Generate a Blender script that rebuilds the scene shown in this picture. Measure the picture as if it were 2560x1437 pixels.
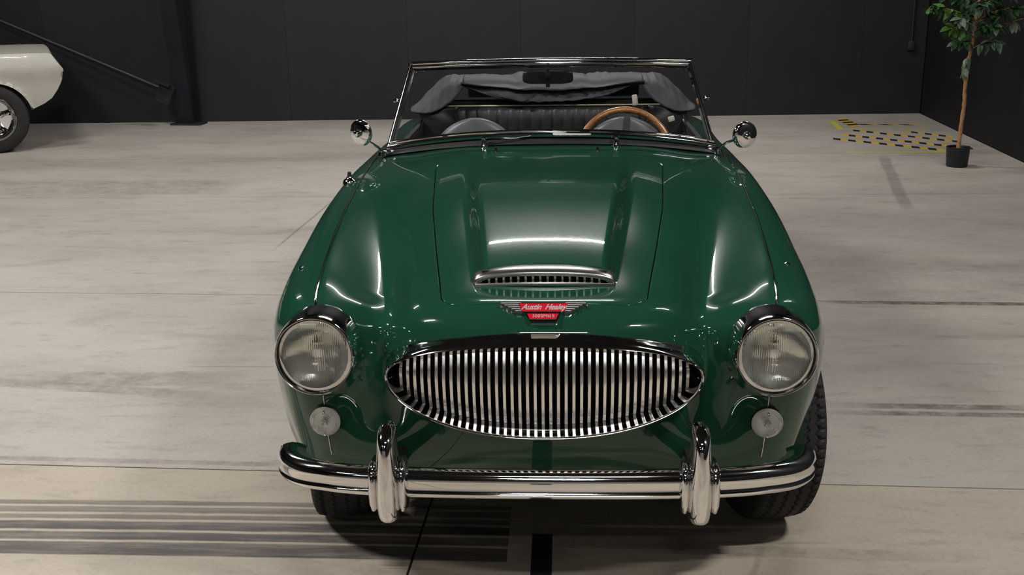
import bpy, bmesh, math, random
import numpy as np
from mathutils import Vector, Matrix, Euler
random.seed(7); rng = np.random.default_rng(7)
PI = math.pi
for o in list(bpy.data.objects): bpy.data.objects.remove(o)
SC = bpy.context.scene; COL = SC.collection

# ------------------------------------------------------------------ camera, world, light, exposure
cam = bpy.data.cameras.new('camera'); camo = bpy.data.objects.new('camera', cam); COL.objects.link(camo)
F_PX, CX, CY, CZ, PITCH, YAW, ROLL = 2746.3, .04526, -2.27766, 1.57055, .28223, -.04778, -.01467
cy_, sy_ = math.cos(YAW), math.sin(YAW); cp_, sp_ = math.cos(PITCH), math.sin(PITCH)
fwd = Vector((sy_*cp_, cy_*cp_, -sp_)); r0 = Vector((cy_, -sy_, 0)); u0 = r0.cross(fwd)
rr = math.cos(ROLL)*r0 + math.sin(ROLL)*u0; uu = -math.sin(ROLL)*r0 + math.cos(ROLL)*u0
M = Matrix((( rr.x, uu.x, -fwd.x, CX), (rr.y, uu.y, -fwd.y, CY), (rr.z, uu.z, -fwd.z, CZ), (0, 0, 0, 1)))
camo.matrix_world = M
cam.sensor_width = 36; cam.sensor_fit = 'HORIZONTAL'; cam.lens = 36*F_PX/2560; cam.clip_end = 100
SC.camera = camo
w = bpy.data.worlds.new('world'); SC.world = w; w.use_nodes = True
w.node_tree.nodes['Background'].inputs[0].default_value = (.6, .62, .7, 1)
w.node_tree.nodes['Background'].inputs[1].default_value = .02
SC.view_settings.view_transform = 'Standard'; SC.view_settings.look = 'None'
SC.view_settings.gamma = 1; SC.view_settings.use_curve_mapping = False
SC.view_settings.exposure = 0.0
CEIL = 5.2
# (x, y, length along x, along y, watts)
TUBES = [(-.05, 7.2, 2.3, .10, 190), (-4.6, 6.2, 1.25, .10, 95), (0.2, -2.4, 1.25, .10, 62), (-4.4, .6, 1.25, .10, 380),
         (3.1, 4.1, 1.25, .10, 50), (3.3, -1.0, 1.25, .10, 300), (0.0, -6.4, 1.25, .10, 45), (-4.4, -5.6, 1.25, .10, 50), (0., -10., 1.25, .10, 60), (-5., -10., 1.25, .10, 50)]  # right-hand and farthest tubes are added fill for the floor and front panel
for i, (x, y, lx, ly, p) in enumerate(TUBES):
    l = bpy.data.lights.new('tube_light', 'AREA'); l.shape = 'RECTANGLE'; l.size = lx; l.size_y = ly
    l.energy = p; l.color = (1, .98, .965)
    o = bpy.data.objects.new('tube_light', l); COL.objects.link(o); o.location = (x, y, CEIL-.19)

# ------------------------------------------------------------------ materials
def mat(name, col=(.5, .5, .5), rough=.5, metal=0., coat=0., coat_rough=.03, spec=.5, trans=0., ior=1.45, alpha=1.):
    m = bpy.data.materials.new(name); m.use_nodes = True
    b = m.node_tree.nodes['Principled BSDF']
    b.inputs['Base Color'].default_value = (*col, 1); b.inputs['Roughness'].default_value = rough
    b.inputs['Metallic'].default_value = metal; b.inputs['Coat Weight'].default_value = coat
    b.inputs['Coat Roughness'].default_value = coat_rough; b.inputs['Specular IOR Level'].default_value = spec
    b.inputs['Transmission Weight'].default_value = trans; b.inputs['IOR'].default_value = ior
    b.inputs['Alpha'].default_value = alpha
    return m
def nd(m, t, **kw):
    n = m.node_tree.nodes.new(t)
    for k, v in kw.items():
        if k in n.inputs: n.inputs[k].default_value = v
        else: setattr(n, k, v)
    return n
def lk(m, a, b): m.node_tree.links.new(a, b)
def bsdf(m): return m.node_tree.nodes['Principled BSDF']
def noise_col(m, c1, c2, scale=8, detail=5, rough=None, bump=0., bscale=None, lo=.3, hi=.7, dist=0.002):
    tc = nd(m, 'ShaderNodeTexCoord'); n = nd(m, 'ShaderNodeTexNoise'); n.inputs['Scale'].default_value = scale; n.inputs['Detail'].default_value = detail
    lk(m, tc.outputs['Object'], n.inputs['Vector'])
    r = nd(m, 'ShaderNodeValToRGB'); r.color_ramp.elements[0].position = lo; r.color_ramp.elements[1].position = hi
    r.color_ramp.elements[0].color = (*c1, 1); r.color_ramp.elements[1].color = (*c2, 1)
    lk(m, n.outputs['Fac'], r.inputs['Fac']); lk(m, r.outputs['Color'], bsdf(m).inputs['Base Color'])
    if rough:
        mr = nd(m, 'ShaderNodeMapRange'); mr.inputs['To Min'].default_value = rough[0]; mr.inputs['To Max'].default_value = rough[1]
        lk(m, n.outputs['Fac'], mr.inputs['Value']); lk(m, mr.outputs['Result'], bsdf(m).inputs['Roughness'])
    if bump:
        n2 = nd(m, 'ShaderNodeTexNoise'); n2.inputs['Scale'].default_value = bscale or scale*4; n2.inputs['Detail'].default_value = 4
        lk(m, tc.outputs['Object'], n2.inputs['Vector'])
        b = nd(m, 'ShaderNodeBump'); b.inputs['Strength'].default_value = bump; b.inputs['Distance'].default_value = dist
        lk(m, n2.outputs['Fac'], b.inputs['Height']); lk(m, b.outputs['Normal'], bsdf(m).inputs['Normal'])
    return m

MAT = {}
MAT['paint'] = noise_col(mat('green paint', rough=.16, coat=1., coat_rough=.025, spec=.022), (.0088, .0475, .0262), (.0102, .052, .0295), 3, 3)
MAT['chrome'] = noise_col(mat('chrome', rough=.06, metal=1.), (.72, .71, .71), (.80, .79, .79), 6, 4, rough=(.03, .10))
MAT['satin'] = mat('satin cast metal', (.62, .60, .58), .24, 1.)
MAT['palemetal'] = mat('pale lamp reflector', (.85, .83, .80), .3, .5)
MAT['grey'] = mat('brushed grey metal', (.10, .115, .12), .4, .8)
MAT['steel'] = mat('grille steel', (.88, .865, .84), .24, 1.)
MAT['bowl'] = noise_col(mat('lamp reflector', metal=.74), (.90, .91, .87), (.97, .98, .94), 30, 2, rough=(.06, .14), bump=.35, bscale=26, dist=.004)
MAT['rubber'] = mat('black rubber', (.012, .012, .012), .55)
MAT['tyre'] = noise_col(mat('tyre rubber'), (.009, .009, .009), (.018, .0175, .017), 14, 5, rough=(.6, .8), bump=.3, bscale=300)
MAT['black'] = mat('black plastic', (.012, .012, .013), .38)
MAT['dark'] = mat('dark interior', (.006, .006, .006), .8)
MAT['leather'] = noise_col(mat('black vinyl seat', spec=.5), (.018, .018, .020), (.028, .028, .031), 20, 4, rough=(.36, .5), bump=.25, bscale=350, dist=.001)
MAT['seatlit'] = noise_col(mat('top lit black seat leather'), (.075, .075, .080), (.12, .12, .125), 18, 4, rough=(.32, .45), bump=.2, bscale=350, dist=.001)  # black leather lightened to grey, overhead light painted into the colour
MAT['fabric'] = noise_col(mat('black soft top cloth', spec=.5), (.030, .031, .036), (.056, .058, .066), 9, 6, rough=(.55, .75), bump=.4, bscale=500, dist=.0008)
MAT['wood'] = noise_col(mat('varnished wood', coat=.8, coat_rough=.15, rough=.4), (.24, .085, .018), (.36, .15, .038), 30, 6)
MAT['cream'] = mat('cream piping', (.62, .58, .36), .5)
MAT['red'] = mat('red enamel', (.50, .010, .022), .2, coat=.6)
MAT['bulb'] = mat('amber lamp insert', (.22, .12, .05), .3)
MAT['white'] = mat('off white car paint', (.43, .41, .36), .45, coat=.25)
MAT['plaster'] = mat('pale buckle', (.55, .50, .46), .5)
MAT['soil'] = mat('potting soil', (.03, .022, .016), .9)
MAT['pot'] = mat('black plastic pot', (.009, .010, .013), .45)
MAT['bark'] = noise_col(mat('ficus bark', rough=.75), (.20, .085, .03), (.44, .235, .10), 22, 6, bump=.5, bscale=80)
MAT['leaf'] = noise_col(mat('ficus leaf', rough=.42), (.020, .060, .022), (.042, .098, .034), 5, 3)
MAT['leafb'] = noise_col(mat('bright ficus leaf', rough=.42), (.055, .15, .025), (.075, .19, .035), 5, 3)
MAT['leafg'] = noise_col(mat('grey green ficus leaf', rough=.5), (.075, .115, .075), (.12, .16, .10), 5, 3)
MAT['tapeY'] = mat('yellow tape', (.60, .36, .03), .5); MAT['tapeK'] = mat('black tape', (.015, .015, .018), .5)
MAT['tapeL'] = mat('yellow line tape', (.46, .46, .05), .6)
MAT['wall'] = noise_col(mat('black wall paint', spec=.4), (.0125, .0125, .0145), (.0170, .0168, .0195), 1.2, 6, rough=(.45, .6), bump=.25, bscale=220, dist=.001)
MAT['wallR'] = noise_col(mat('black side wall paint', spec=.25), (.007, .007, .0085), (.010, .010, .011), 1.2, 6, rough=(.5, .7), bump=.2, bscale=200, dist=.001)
MAT['colm'] = noise_col(mat('dark column paint', spec=.4), (.013, .013, .0165), (.018, .018, .022), 3, 4, rough=(.5, .65))
MAT['reflpanel'] = mat('pale reflection panel', (.34, .335, .325), .6)
MAT['ceil'] = mat('dark ceiling', (.016, .016, .018), .8)
MAT['fixture'] = mat('fixture housing', (.35, .35, .35), .5)
# lens glass with fine flutes
def lens_mat(name, kind):
    m = mat(name, (.97, .985, .965), .02, trans=1., ior=1.48)
    tc = nd(m, 'ShaderNodeTexCoord')
    wv = nd(m, 'ShaderNodeTexWave'); wv.wave_profile = 'SIN'
    if kind == 'flute':
        wv.wave_type = 'BANDS'; wv.bands_direction = 'X'; wv.inputs['Scale'].default_value = 68
        wv.inputs['Distortion'].default_value = 0
    else:
        wv.wave_type = 'RINGS'; wv.rings_direction = 'Y'; wv.inputs['Scale'].default_value = 75
    lk(m, tc.outputs['Object'], wv.inputs['Vector'])
    b = nd(m, 'ShaderNodeBump'); b.inputs['Strength'].default_value = .4; b.inputs['Distance'].default_value = .0014
    lk(m, wv.outputs['Fac'], b.inputs['Height']); lk(m, b.outputs['Normal'], bsdf(m).inputs['Normal'])
    return m
MAT['lens'] = lens_mat('fluted headlamp glass', 'flute'); MAT['park'] = lens_mat('ringed clear lens', 'ring')
def thin_glass():
    m = bpy.data.materials.new('windscreen glass'); m.use_nodes = True; nt = m.node_tree; nt.nodes.clear()
    o = nt.nodes.new('ShaderNodeOutputMaterial'); mx = nt.nodes.new('ShaderNodeMixShader'); t = nt.nodes.new('ShaderNodeBsdfTransparent')
    g = nt.nodes.new('ShaderNodeBsdfGlossy'); f = nt.nodes.new('ShaderNodeFresnel'); f.inputs['IOR'].default_value = 1.25
    t.inputs[0].default_value = (.93, .95, .94, 1); g.inputs['Roughness'].default_value = .02
    nt.links.new(f.outputs[0], mx.inputs[0]); nt.links.new(t.outputs[0], mx.inputs[1]); nt.links.new(g.outputs[0], mx.inputs[2]); nt.links.new(mx.outputs[0], o.inputs[0])
    return m
MAT['glass'] = thin_glass()
def floor_mat():
    m = mat('stained concrete', rough=.5, spec=.35); nt = m.node_tree; N = nt.nodes
    geo = nd(m, 'ShaderNodeNewGeometry'); sep = nd(m, 'ShaderNodeSeparateXYZ'); lk(m, geo.outputs['Position'], sep.inputs[0])
    X, Y = sep.outputs['X'], sep.outputs['Y']
    def math_(op, a, b=None, c=None, clamp=False):
        n = nd(m, 'ShaderNodeMath'); n.operation = op; n.use_clamp = clamp
        for i, v in enumerate((a, b, c)):
            if v is None: continue
            if isinstance(v, (int, float)): n.inputs[i].default_value = v
            else: lk(m, v, n.inputs[i])
        return n.outputs[0]
    def noise(scale, det=6, sx=1, sy=1, rough=.55, rot=0., dist=0., off=0.):
        mp = nd(m, 'ShaderNodeMapping'); mp.inputs['Scale'].default_value = (sx, sy, 1); mp.inputs['Rotation'].default_value = (0, 0, rot)
        mp.inputs['Location'].default_value = (off, off*.7, 0)
        lk(m, geo.outputs['Position'], mp.inputs['Vector'])
        n = nd(m, 'ShaderNodeTexNoise'); n.inputs['Scale'].default_value = scale; n.inputs['Detail'].default_value = det
        n.inputs['Roughness'].default_value = rough; n.inputs['Distortion'].default_value = dist
        lk(m, mp.outputs[0], n.inputs['Vector']); return n.outputs['Fac']
    def ramp(f, stops, interp='LINEAR'):
        r = nd(m, 'ShaderNodeValToRGB'); cr = r.color_ramp; cr.interpolation = interp
        while len(cr.elements) < len(stops): cr.elements.new(.5)
        for e, (p, c) in zip(cr.elements, stops):
            e.position = p; e.color = (*c, 1) if isinstance(c, tuple) else (c, c, c, 1)
        lk(m, f, r.inputs[0]); return r.outputs[0]
    def mix(mode, f, a, b):
        n = nd(m, 'ShaderNodeMix'); n.data_type = 'RGBA'; n.blend_type = mode
        if isinstance(f, (int, float)): n.inputs[0].default_value = f
        else: lk(m, f, n.inputs[0])
        for i, v in ((6, a), (7, b)):
            if isinstance(v, tuple): n.inputs[i].default_value = (*v, 1)
            else: lk(m, v, n.inputs[i])
        return n.outputs[2]
    base = ramp(noise(.8, 8, .6, 1.3, .62, dist=.4), [(.25, (.318, .284, .245)), (.5, (.388, .353, .311)), (.75, (.434, .398, .355))])
    # large dark clouds
    base = mix('MULTIPLY', .8, base, ramp(noise(.40, 5, .5, 1.2, .55, off=5), [(.34, .68), (.52, 1.0)]))
    base = mix('MULTIPLY', .6, base, ramp(noise(2.2, 8, .7, 1.6, .66, off=9, dist=.8), [(.3, .74), (.48, 1.0)]))
    base = mix('MULTIPLY', .7, base, ramp(noise(10, 8, .5, 1.6, .7, off=2), [(.30, .66), (.46, 1.0)]))
    base = mix('MULTIPLY', .55, base, ramp(noise(60, 4, 1, 1, .7, off=2), [(.28, .72), (.5, 1.0)]))
    # thin scratches
    for rot, off in ((.5, 3), (-.9, 7), (1.9, 12)):
        base = mix('MULTIPLY', .5, base, ramp(noise(2.2, 3, .6, 14, .5, rot=rot, off=off), [(.27, .55), (.31, 1.0)]))
    # warmer slab nearest the viewer
    nearf = math_('LESS_THAN', math_('ADD', Y, math_('MULTIPLY', X, .0405)), .94)
    base = mix('MULTIPLY', math_('MULTIPLY', nearf, 1.0), base, (1.03, .985, .885))
    # dark smudges at the joints on the right
    def line(fx, slope, y0, wid, x0, x1, lo, soft=.3, nz=.35, nsc=6):
        t = math_('SUBTRACT', Y, math_('ADD', math_('MULTIPLY', X, slope), y0))
        t = math_('ABSOLUTE', math_('ADD', t, math_('MULTIPLY', math_('SUBTRACT', noise(nsc, 6, 1, 1.5, .7), .5), wid*nz*2)))
        a = math_('SUBTRACT', 1, math_('DIVIDE', t, wid), clamp=True)
        a = math_('MULTIPLY', math_('MULTIPLY', a, 3, clamp=True), 1)
        g0 = math_('DIVIDE', math_('SUBTRACT', X, x0), soft, clamp=True); g1 = math_('DIVIDE', math_('SUBTRACT', x1, X), soft, clamp=True)
        br = ramp(noise(9, 6, 1, 1, .75, off=x0+y0), [(.35, .2), (.6, 1.0)])
        brs = nd(m, 'ShaderNodeRGBToBW'); lk(m, br, brs.inputs[0])
        return math_('MULTIPLY', math_('MULTIPLY', math_('MULTIPLY', a, g0), g1), math_('MULTIPLY', brs.outputs[0], lo))
    for args in [(None, -.035, 1.60, .030, 1.0, 3.0, .85), (None, -.035, 1.53, .025, .95, 3.0, .9), (None, -.04, 2.925, .030, 1.2, 3.5, .95),
                 (None, -.04, .99, .02, -2.5, .2, .5), (None, .02, 1.85, .09, -2.3, -1.2, .5), (None, 0, 5.9, .35, -5, -2.4, .35),
                 (None, -.045, .515, .035, .15, 1.2, .5), (None, -.155, 1.43, .05, -2.6, -1.2, .45), (None, 0, 3.2, .5, 1.2, 3.8, .22)]:
        base = mix('MULTIPLY', line(*args), base, (.30, .28, .27))
    for k, x0, y0, wd, ya, yb_, st_ in ((.0465, -1.625, 4.6, .009, 3.85, 5.7, .5), (.20, 2.53, 5.95, .055, 4.9, 7.25, .4), (.35, .55, .35, .012, .1, .6, .4)):
        t = math_('ABSOLUTE', math_('ADD', math_('SUBTRACT', X, math_('MULTIPLY', math_('SUBTRACT', Y, y0), k)), math_('ADD', -x0, math_('MULTIPLY', math_('SUBTRACT', noise(3, 4), .5), wd))))
        a = math_('SUBTRACT', 1, math_('DIVIDE', t, wd), clamp=True)
        g_ = math_('MULTIPLY', math_('DIVIDE', math_('SUBTRACT', Y, ya), .3, clamp=True), math_('DIVIDE', math_('SUBTRACT', yb_, Y), .3, clamp=True))
        base = mix('MULTIPLY', math_('MULTIPLY', math_('MULTIPLY', math_('MULTIPLY', a, 2.5, clamp=True), g_), st_), base, (.32, .29, .28))
    # old rubber print: six dark bands with pale lines between, ending under the nose
    xr = math_('DIVIDE', math_('ADD', X, 1.65), 1.55, clamp=True)          # 0 at left .. 1 at right end
    t = math_('ADD', Y, math_('MULTIPLY', math_('MULTIPLY', xr, xr), .02))
    t = math_('ADD', t, math_('MULTIPLY', math_('SUBTRACT', noise(5, 5, 1, 3, .6), .5), .012))
    tt = math_('DIVIDE', math_('SUBTRACT', t, .40), .40, clamp=True)
    P = lambda y: (y-.40)/.40
    st = [(0, 0)]
    edges = [(.435, .510), (.520, .568), (.580, .632), (.645, .674), (.686, .724), (.735, .765)]
    for a, b in edges:
        st += [(P(a)-.006, 0), (P(a)+.012, .92 if a < .6 else .7), (P(b)-.010, .85 if a < .6 else .6), (P(b)+.006, 0)]
    st = st[:31]
    bands = ramp(tt, st); bw = nd(m, 'ShaderNodeRGBToBW'); lk(m, bands, bw.inputs[0])
    gx = math_('MULTIPLY', math_('LESS_THAN', X, -.11), math_('GREATER_THAN', Y, .41))
    fr = ramp(noise(5, 8, .5, 5, .75, off=4), [(.30, .55), (.55, 1.0)]); frb = nd(m, 'ShaderNodeRGBToBW'); lk(m, fr, frb.inputs[0])
    base = mix('MIX', math_('MULTIPLY', math_('MULTIPLY', bw.outputs[0], gx), frb.outputs[0]), base, (.052, .048, .051))
    lk(m, base, bsdf(m).inputs['Base Color'])
    rg = nd(m, 'ShaderNodeMapRange'); rg.inputs['To Min'].default_value = .38; rg.inputs['To Max'].default_value = .65
    lk(m, noise(3, 5, 1, 1), rg.inputs['Value']); lk(m, rg.outputs[0], bsdf(m).inputs['Roughness'])
    b = nd(m, 'ShaderNodeBump'); b.inputs['Strength'].default_value = .25; b.inputs['Distance'].default_value = .002
    lk(m, noise(45, 6), b.inputs['Height']); lk(m, b.outputs[0], bsdf(m).inputs['Normal'])
    return m
MAT['floor'] = floor_mat()

# ------------------------------------------------------------------ helpers
def tag(o, label=None, cat=None, group=None, kind=None):
    if label: o['label'] = label
    if cat: o['category'] = cat
    if group: o['group'] = group
    if kind: o['kind'] = kind
    return o
def empty(name, label=None, cat=None, loc=(0, 0, 0), group=None, rz=0.):
    o = bpy.data.objects.new(name, None); COL.objects.link(o); o.location = loc; o.rotation_euler = (0, 0, rz); o.empty_display_size = .1
    return tag(o, label, cat, group)
def obj(name, me, parent=None, mats=None, loc=None, rot=None, label=None):
    o = bpy.data.objects.new(name, me); COL.objects.link(o)
    if parent: o.parent = parent
    if mats:
        for mm in (mats if isinstance(mats, (list, tuple)) else [mats]): me.materials.append(MAT[mm])
    if loc is not None: o.location = loc
    if rot is not None: o.rotation_euler = rot
    if label: o['label'] = label
    return o
def mesh(name, V, F, smooth=True, mi=None, angle=None):
    me = bpy.data.meshes.new(name); me.from_pydata([tuple(map(float, v)) for v in V], [], [tuple(map(int, f)) for f in F]); me.update()
    if smooth: me.polygons.foreach_set('use_smooth', [True]*len(me.polygons))
    if mi is not None: me.polygons.foreach_set('material_index', mi)
    if smooth and angle: me.set_sharp_from_angle(angle=math.radians(angle))
    return me
class MB:
    """collects simple shapes into one mesh"""
    def __init__(s): s.V = []; s.F = []; s.mi = []
    def add(s, V, F, mi=0):
        n = len(s.V); s.V += [tuple(v) for v in V]; s.F += [tuple(i+n for i in f) for f in F]; s.mi += [mi]*len(F); return s
    def box(s, c, d, R=None, mi=0, bev=0.):
        x, y, z = d[0]/2, d[1]/2, d[2]/2
        if bev:
            b = min(bev, x*.9, y*.9, z*.9); bm = bmesh.new(); bmesh.ops.create_cube(bm, size=1)
            for v in bm.verts: v.co = (v.co.x*d[0], v.co.y*d[1], v.co.z*d[2])
            bmesh.ops.bevel(bm, geom=list(bm.edges), offset=b, segments=2, affect='EDGES', profile=.5)
            V = [v.co.copy() for v in bm.verts]; F = [[v.index for v in f.verts] for f in bm.faces]; bm.free()
        else:
            V = [Vector((a*x, b*y, c_*z)) for a in (-1, 1) for b in (-1, 1) for c_ in (-1, 1)]
            F = [(0, 1, 3, 2), (4, 6, 7, 5), (0, 4, 5, 1), (2, 3, 7, 6), (0, 2, 6, 4), (1, 5, 7, 3)]
        if R is not None: V = [R @ v for v in V]
        return s.add([v+Vector(c) for v in V], F, mi)
    def tube(s, pts, r, n=12, mi=0, closed=False, sx=1., up=None):
        P = [Vector(p) for p in pts]; m = len(P); rs = r if isinstance(r, (list, tuple)) else [r]*m
        V = []; pu = None
        for i, p in enumerate(P):
            a = P[(i-1) % m] if (closed or i > 0) else p; b = P[(i+1) % m] if (closed or i < m-1) else p
            t = (b-a).normalized()
            if pu is None:
                pu = Vector(up) if up else (Vector((0, 0, 1)) if abs(t.z) < .9 else Vector((1, 0, 0)))
            e = pu - t*pu.dot(t)
            if e.length < 1e-6: e = t.orthogonal()
            e.normalize()
            if not up: pu = e
            f = t.cross(e)
            for k in range(n):
                an = 2*PI*k/n; V.append(p + (e*math.cos(an) + f*math.sin(an)*sx)*rs[i])
        F = []
        for i in range(m if closed else m-1):
            for k in range(n):
                j = (i+1) % m; F.append((i*n+k, i*n+(k+1) % n, j*n+(k+1) % n, j*n+k))
        if not closed: F += [tuple(range(n-1, -1, -1)), tuple((m-1)*n+k for k in range(n))]
        return s.add(V, F, mi)
    def sweep(s, pts, prof, ups, mi=0, closed=False, caps=True, scale=None):
        """prof: list of (a,b): a along side = t x up, b along up; ups: per point up vectors"""
        P = [Vector(p) for p in pts]; m = len(P); n = len(prof); V = []
        for i, p in enumerate(P):
            a = P[(i-1) % m] if (closed or i > 0) else p; b = P[(i+1) % m] if (closed or i < m-1) else p
            t = (b-a).normalized(); u = Vector(ups[i] if isinstance(ups, list) else ups); u = (u-t*u.dot(t)).normalized(); sd = t.cross(u)
            k = scale[i] if scale else 1.
            V += [p + sd*q[0]*k + u*q[1]*k for q in prof]
        F = []
        for i in range(m if closed else m-1):
            j = (i+1) % m
            for k in range(n): F.append((i*n+k, i*n+(k+1) % n, j*n+(k+1) % n, j*n+k))
        if caps and not closed: F += [tuple(range(n-1, -1, -1)), tuple((m-1)*n+k for k in range(n))]
        return s.add(V, F, mi)
    def lathe(s, prof, seg=32, c=(0, 0, 0), R=None, mi=0, axis='z', close=False):
        V = []; n = len(prof)
        for k in range(seg):
            a = 2*PI*k/seg; ca, sa = math.cos(a), math.sin(a)
            for r, h in prof:
                v = Vector((r*ca, r*sa, h)) if axis == 'z' else (Vector((r*ca, h, r*sa)) if axis == 'y' else Vector((h, r*ca, r*sa)))
                V.append(v)
        if R is not None: V = [R @ v for v in V]
        V = [v+Vector(c) for v in V]; F = []
        for k in range(seg):
            j = (k+1) % seg
            for i in range(n if close else n-1):
                i2 = (i+1) % n; F.append((k*n+i, j*n+i, j*n+i2, k*n+i2))
        return s.add(V, F, mi)
    def grid(s, P, mi=0, flip=False):
        P = np.asarray(P); a, b = P.shape[:2]; n0 = len(s.V); V = P.reshape(-1, 3).tolist()
        F = [(i*b+j, i*b+j+1, (i+1)*b+j+1, (i+1)*b+j) for i in range(a-1) for j in range(b-1)]
        if flip: F = [f[::-1] for f in F]
        return s.add(V, F, mi)
    def prism(s, poly, y0, y1, mi=0):
        n = len(poly); V = [(x, y0, z) for x, z in poly]+[(x, y1, z) for x, z in poly]
        F = [tuple(range(n)), tuple(range(2*n-1, n-1, -1))]+[(i, i+n, (i+1) % n+n, (i+1) % n) for i in range(n)]
        return s.add(V, F, mi)
    def build(s, name, parent=None, mats=None, smooth=True, angle=40, **kw):
        me = mesh(name, s.V, s.F, smooth, s.mi, angle if smooth else None)
        bm = bmesh.new(); bm.from_mesh(me); bmesh.ops.recalc_face_normals(bm, faces=bm.faces); bm.to_mesh(me); bm.free()
        return obj(name, me, parent, mats, **kw)
def copy_tree(o, parent=None):
    c = o.copy(); COL.objects.link(c); c.parent = parent
    for ch in list(o.children): copy_tree(ch, c)
    return c
def crom(pts, n=8, closed=False):
    P = [np.array(p, float) for p in pts]; m = len(P); out = []
    for i in range(m if closed else m-1):
        p0 = P[(i-1) % m] if (closed or i > 0) else 2*P[0]-P[1]; p1 = P[i]; p2 = P[(i+1) % m]
        p3 = P[(i+2) % m] if (closed or i+2 < m) else 2*P[-1]-P[-2]
        for k in range(n):
            t = k/n; out.append(.5*((2*p1)+(-p0+p2)*t+(2*p0-5*p1+4*p2-p3)*t*t+(-p0+3*p1-3*p2+p3)*t**3))
    if not closed: out.append(P[-1])
    return out
def rotx(a): return Matrix.Rotation(a, 3, 'X')
def roty(a): return Matrix.Rotation(a, 3, 'Y')
def rotz(a): return Matrix.Rotation(a, 3, 'Z')
# ------------------------------------------------------------------ room
YB0, XB0, YB1, XB1 = 9.651, -6.175, 9.907, 3.933          # two points on the foot of the back wall
sb = (YB1-YB0)/(XB1-XB0)
def yback(x): return YB0 + (x-XB0)*sb
H = CEIL
fl = MB().box((-3.0, -.6, -.06), (16.5, 22., .1)).build('floor', None, 'dark', smooth=False); tag(fl, 'grey concrete floor', None, None, 'structure')
# slabs between the saw cuts
JY = [(-.0405, -12.5), (-.0405, -4.3), (-.0405, -1.65), (-.0405, .942), (-.0405, 2.944), (-.004, 5.50), (.01, 7.25), (sb, yback(0))]
def jy(k, x): return JY[k][1] + JY[k][0]*x
def jx(k, y):
    return [-9.6, -5.6+.03*y, -.389+.0385*y, 3.498+.0437*y][k]
slab_mesh = 0
for a in range(len(JY)-1):
    for b in range(3):
        g = .0035
        cs = []
        for (ka, kb, sx, sy) in ((a, b, 1, 1), (a, b+1, -1, 1), (a+1, b+1, -1, -1), (a+1, b, 1, -1)):
            y = jy(ka, 0)
            for _ in range(4): x = jx(kb, y); y = jy(ka, x)
            cs.append((x+g*sx, y+g*sy))
        V = [(x, y, 0) for x, y in cs]+[(x, y, -.02) for x, y in cs]
        F = [(0, 1, 2, 3)]+[(i, i+4, (i+1) % 4+4, (i+1) % 4) for i in range(4)]
        obj('slab', mesh('slab', V, F, False), fl, 'floor')
wb = empty('wall_back'); tag(wb, 'black painted back wall', None, None, 'structure')
seams = [-9.5, -8.0, -6.78, -5.56, -4.17, -2.93, -1.62, -.40, .82, 2.04, 3.26, 3.93]
for x0, x1 in zip(seams[:-1], seams[1:]):
    ang = math.atan(sb); xm = (x0+x1)/2
    MB().box((0, 0, 0), ((x1-x0)/math.cos(ang)-.0018, .04, H), None).build('panel', wb, 'wall', smooth=False, loc=(xm, yback(xm)+.02, H/2), rot=(0, 0, ang))
MB().box((0, 0, 0), (14, .05, H)).build('wall_backing', wb, 'dark', smooth=False, loc=(-2.8, yback(-2.8)+.075, H/2), rot=(0, 0, math.atan(sb)))
ang = math.atan2(.137, 3.148)
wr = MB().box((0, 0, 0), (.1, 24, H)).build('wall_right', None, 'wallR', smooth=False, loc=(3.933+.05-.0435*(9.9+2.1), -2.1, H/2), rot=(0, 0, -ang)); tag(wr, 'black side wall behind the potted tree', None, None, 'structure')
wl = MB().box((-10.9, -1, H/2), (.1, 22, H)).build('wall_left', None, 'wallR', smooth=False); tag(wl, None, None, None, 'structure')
wf = MB().box((-3.0, -12.1, H/2), (17, .1, H)).build('wall_front', None, 'wallR', smooth=False); MB().box((-3.0, -12.03, 1.0), (16, .04, 2.0)).build('reflection_panel', wf, 'reflpanel', smooth=False); tag(wf, None, None, None, 'structure')  # pale panel is an added unseen reflector for grille bars and chrome
ce = MB().box((-3.0, -1, H+.05), (17, 23, .1)).build('ceiling', None, 'ceil', smooth=False); tag(ce, None, None, None, 'structure')
for (x, y, lx, ly, p) in TUBES:
    f = MB().box((0, 0, .09), (lx+.1, .2, .12), bev=.01).build('ceiling_light', None, 'fixture', smooth=False, loc=(x, y, H-.16))
    tag(f, 'long unseen ceiling light fixture above the hall, some added as fill', 'light', 'ceiling light fixtures')
# steel column, leaning flange
col = empty('trim_1'); tag(col, 'dark steel column standing against the back wall', None, None, 'structure')
def colpt(z, s): return (-4.035+s*.095*math.cos(.3), 9.50-.17*z - s*.095*math.sin(.3))
V = []
for z in (0., H):
    for s in (-1, 1):
        x, y = colpt(z, s); V += [(x, y, z), (x+.005, y+.025, z)]
MB().add(V, [(0, 2, 6, 4), (1, 5, 7, 3), (0, 4, 5, 1), (2, 3, 7, 6), (0, 1, 3, 2), (4, 6, 7, 5)]).build('flange', col, 'colm', smooth=False)
V = []
for z in (0., H):
    x, y = colpt(z, 0); V += [(x-.008, y+.02, z), (x+.008, y+.02, z), (x+.03, yback(x)-.002, z), (x+.014, yback(x)-.002, z)]
MB().add(V, [(0, 1, 5, 4), (1, 2, 6, 5), (2, 3, 7, 6), (3, 0, 4, 7), (4, 5, 6, 7)]).build('web', col, 'colm', smooth=False)
MB().box((-4.0, 9.5, .008), (.34, .2, .016), rotz(-.1)).build('base_plate', col, 'colm', smooth=False)
br = empty('brace_bracket', 'small dark steel bracket at the foot of the column holding the brace rod', 'bracket', (-4.20, 9.34, .36))
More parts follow.
